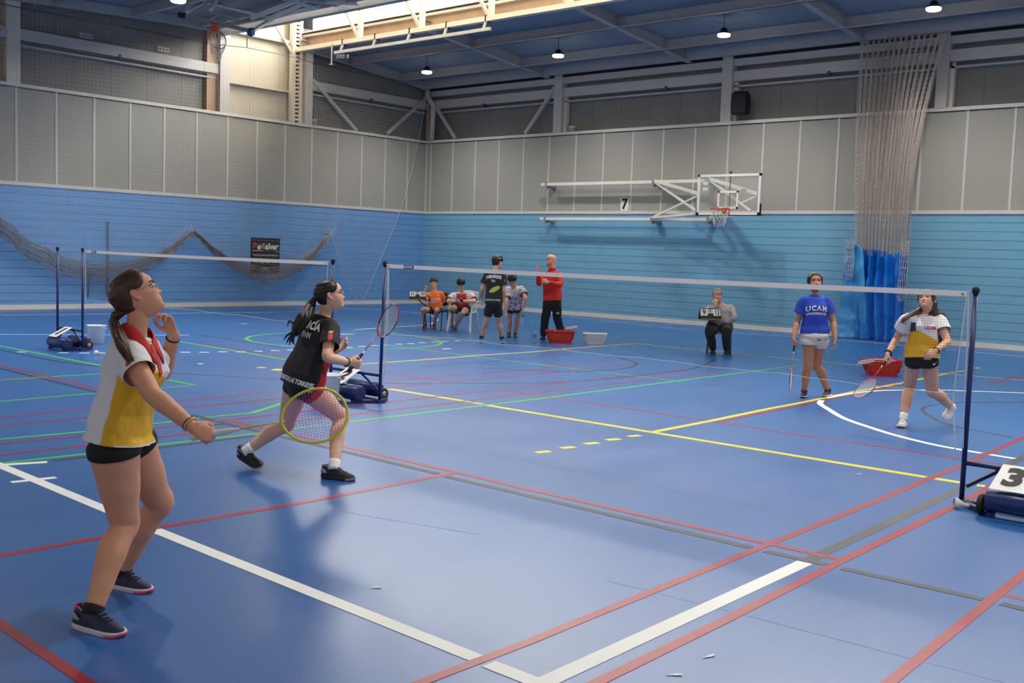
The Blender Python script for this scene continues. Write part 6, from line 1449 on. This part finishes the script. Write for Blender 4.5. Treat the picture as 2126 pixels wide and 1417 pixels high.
tr_ = bottoms(p, M_BLACKC2, vox=.011, amp=.008, long=True, name='trousers', ease=.018)
bv = bvh_of(tr_); poly_decal(tr_, [(-.04, 0), (.03, .03), (.04, -.02)], p.knee['L'].lerp(p.hip['L'], .25), CR, CU, -CFW, M_WHITEINK, 'logo', bv=bv)
MB().limb([p.hp(-.24, .20, .22), p.hp(-.15, .33, .10), p.hp(0, .37, .07), p.hp(.15, .33, .10), p.hp(.24, .20, .22)], [(.03*p.H, .07*p.H)]*5, 8, 4).limb([p.hp(-.11, .375, .285), p.hp(0, .40, .30), p.hp(.11, .375, .285)], [(.012*p.H, .02*p.H)]*3, 8, 3).build('beard', mat('stubble', (150, 112, 92), .8), p.root, True)
for sd, (h_, t_) in {'R': ((1129, 703), (1119, 710)), 'L': ((1167, 702), (1164, 709))}.items(): a_, d_, u_ = flat(h_, t_, 1.05); shoe(p.root, a_, d_, u_, .29, [(20, 20, 22), (24, 24, 26), (26, 26, 28)], name='black_shoe')
# seated umpire in grey
D10 = depth(PZ(1493, 741)); f10 = (-CFW*.97-CR*.15)
p = person('seated grey-haired man in a grey sweatshirt resting his chin on his hand', 1.74, 'd',
           PD(1495, 676, D10+.42), PD(1494, 630, D10+.40), PD(1489, 613, D10+.30), -CFW*.97-CR*.15-CU*.08, CU, f10, -CFW,
           {'R': flat((1480, 731), (1478, 741), 1), 'L': flat((1508, 732), (1506, 743), 1)}, {'R': ('r', 1473, 689, -1), 'L': ('r', 1508, 689, -1)},
           {'R': {'el': (1469, 659, -1), 'wr': (1485, 634, -1), 'hand': {'d': CU*.9+CR*.15, 'n': CFW*.8, 'curl': .7, 'thumb': .5}}, 'L': {'el': (1524, 659, -1), 'wr': (1500, 678, -1), 'hand': {'d': -CR*.7-CU*.6, 'n': CFW*.6-CU*.4, 'curl': .4}}}, voxel=.009, hsize=1.04, wide=1.15, belly=.04)
sh = top(p, mat('grey_marl', (160, 156, 152), .8, bump=(60, .25, .004), vary=(120, .15)), hem=.05, loose=.024, vox=.011, amp=.012, waist=.018, long=True, seed=21.0)
bottoms(p, M_BLACKC2, vox=.011, amp=.008, long=True, name='trousers', ease=.018)
hair(p, 'crop', (128, 126, 126), .022, crown=.02)
for sd, (h_, t_) in {'R': ((1480, 731), (1478, 741)), 'L': ((1508, 732), (1506, 743))}.items(): a_, d_, u_ = flat(h_, t_, 1); shoe(p.root, a_, d_, u_, .28, [(28, 27, 26), (40, 36, 32), (30, 28, 28)], name='dark_shoe')
tb = PD(1474, 662, D10+.12); black_chair(p.pelvis-p.cf*.02, f10, 'black padded tablet-arm chair under the grey-haired man', tb)
scoreboard(tb+Za*.012+p.cf*.07, CR, -CFW, .39, .19, '9', '12', 'black flip scoreboard reading 9 and 12, in front of the grey-haired man')
# racket sticking out of the first red basket, and one in the second
b1 = bk1+Vector((-.05, .1, .20)); racket(b1-CR*.29+CFW*.05, CR*.96+CU*.20, CU*.9-CFW*.3, (60, 56, 70), (90, 70, 80), (40, 36, 40), (210, 210, 210), 'grey badminton racket sticking out of the red basket with orange cloth')
b3 = PD(1859, 750.5, 16.15); racket(b3, PD(1792, 750, 16.65)-b3, CU*.8-CFW*.6, (40, 56, 110), (200, 200, 210), (216, 60, 150), (214, 214, 214), 'badminton racket with a pink grip lying across the basket of red clothes')
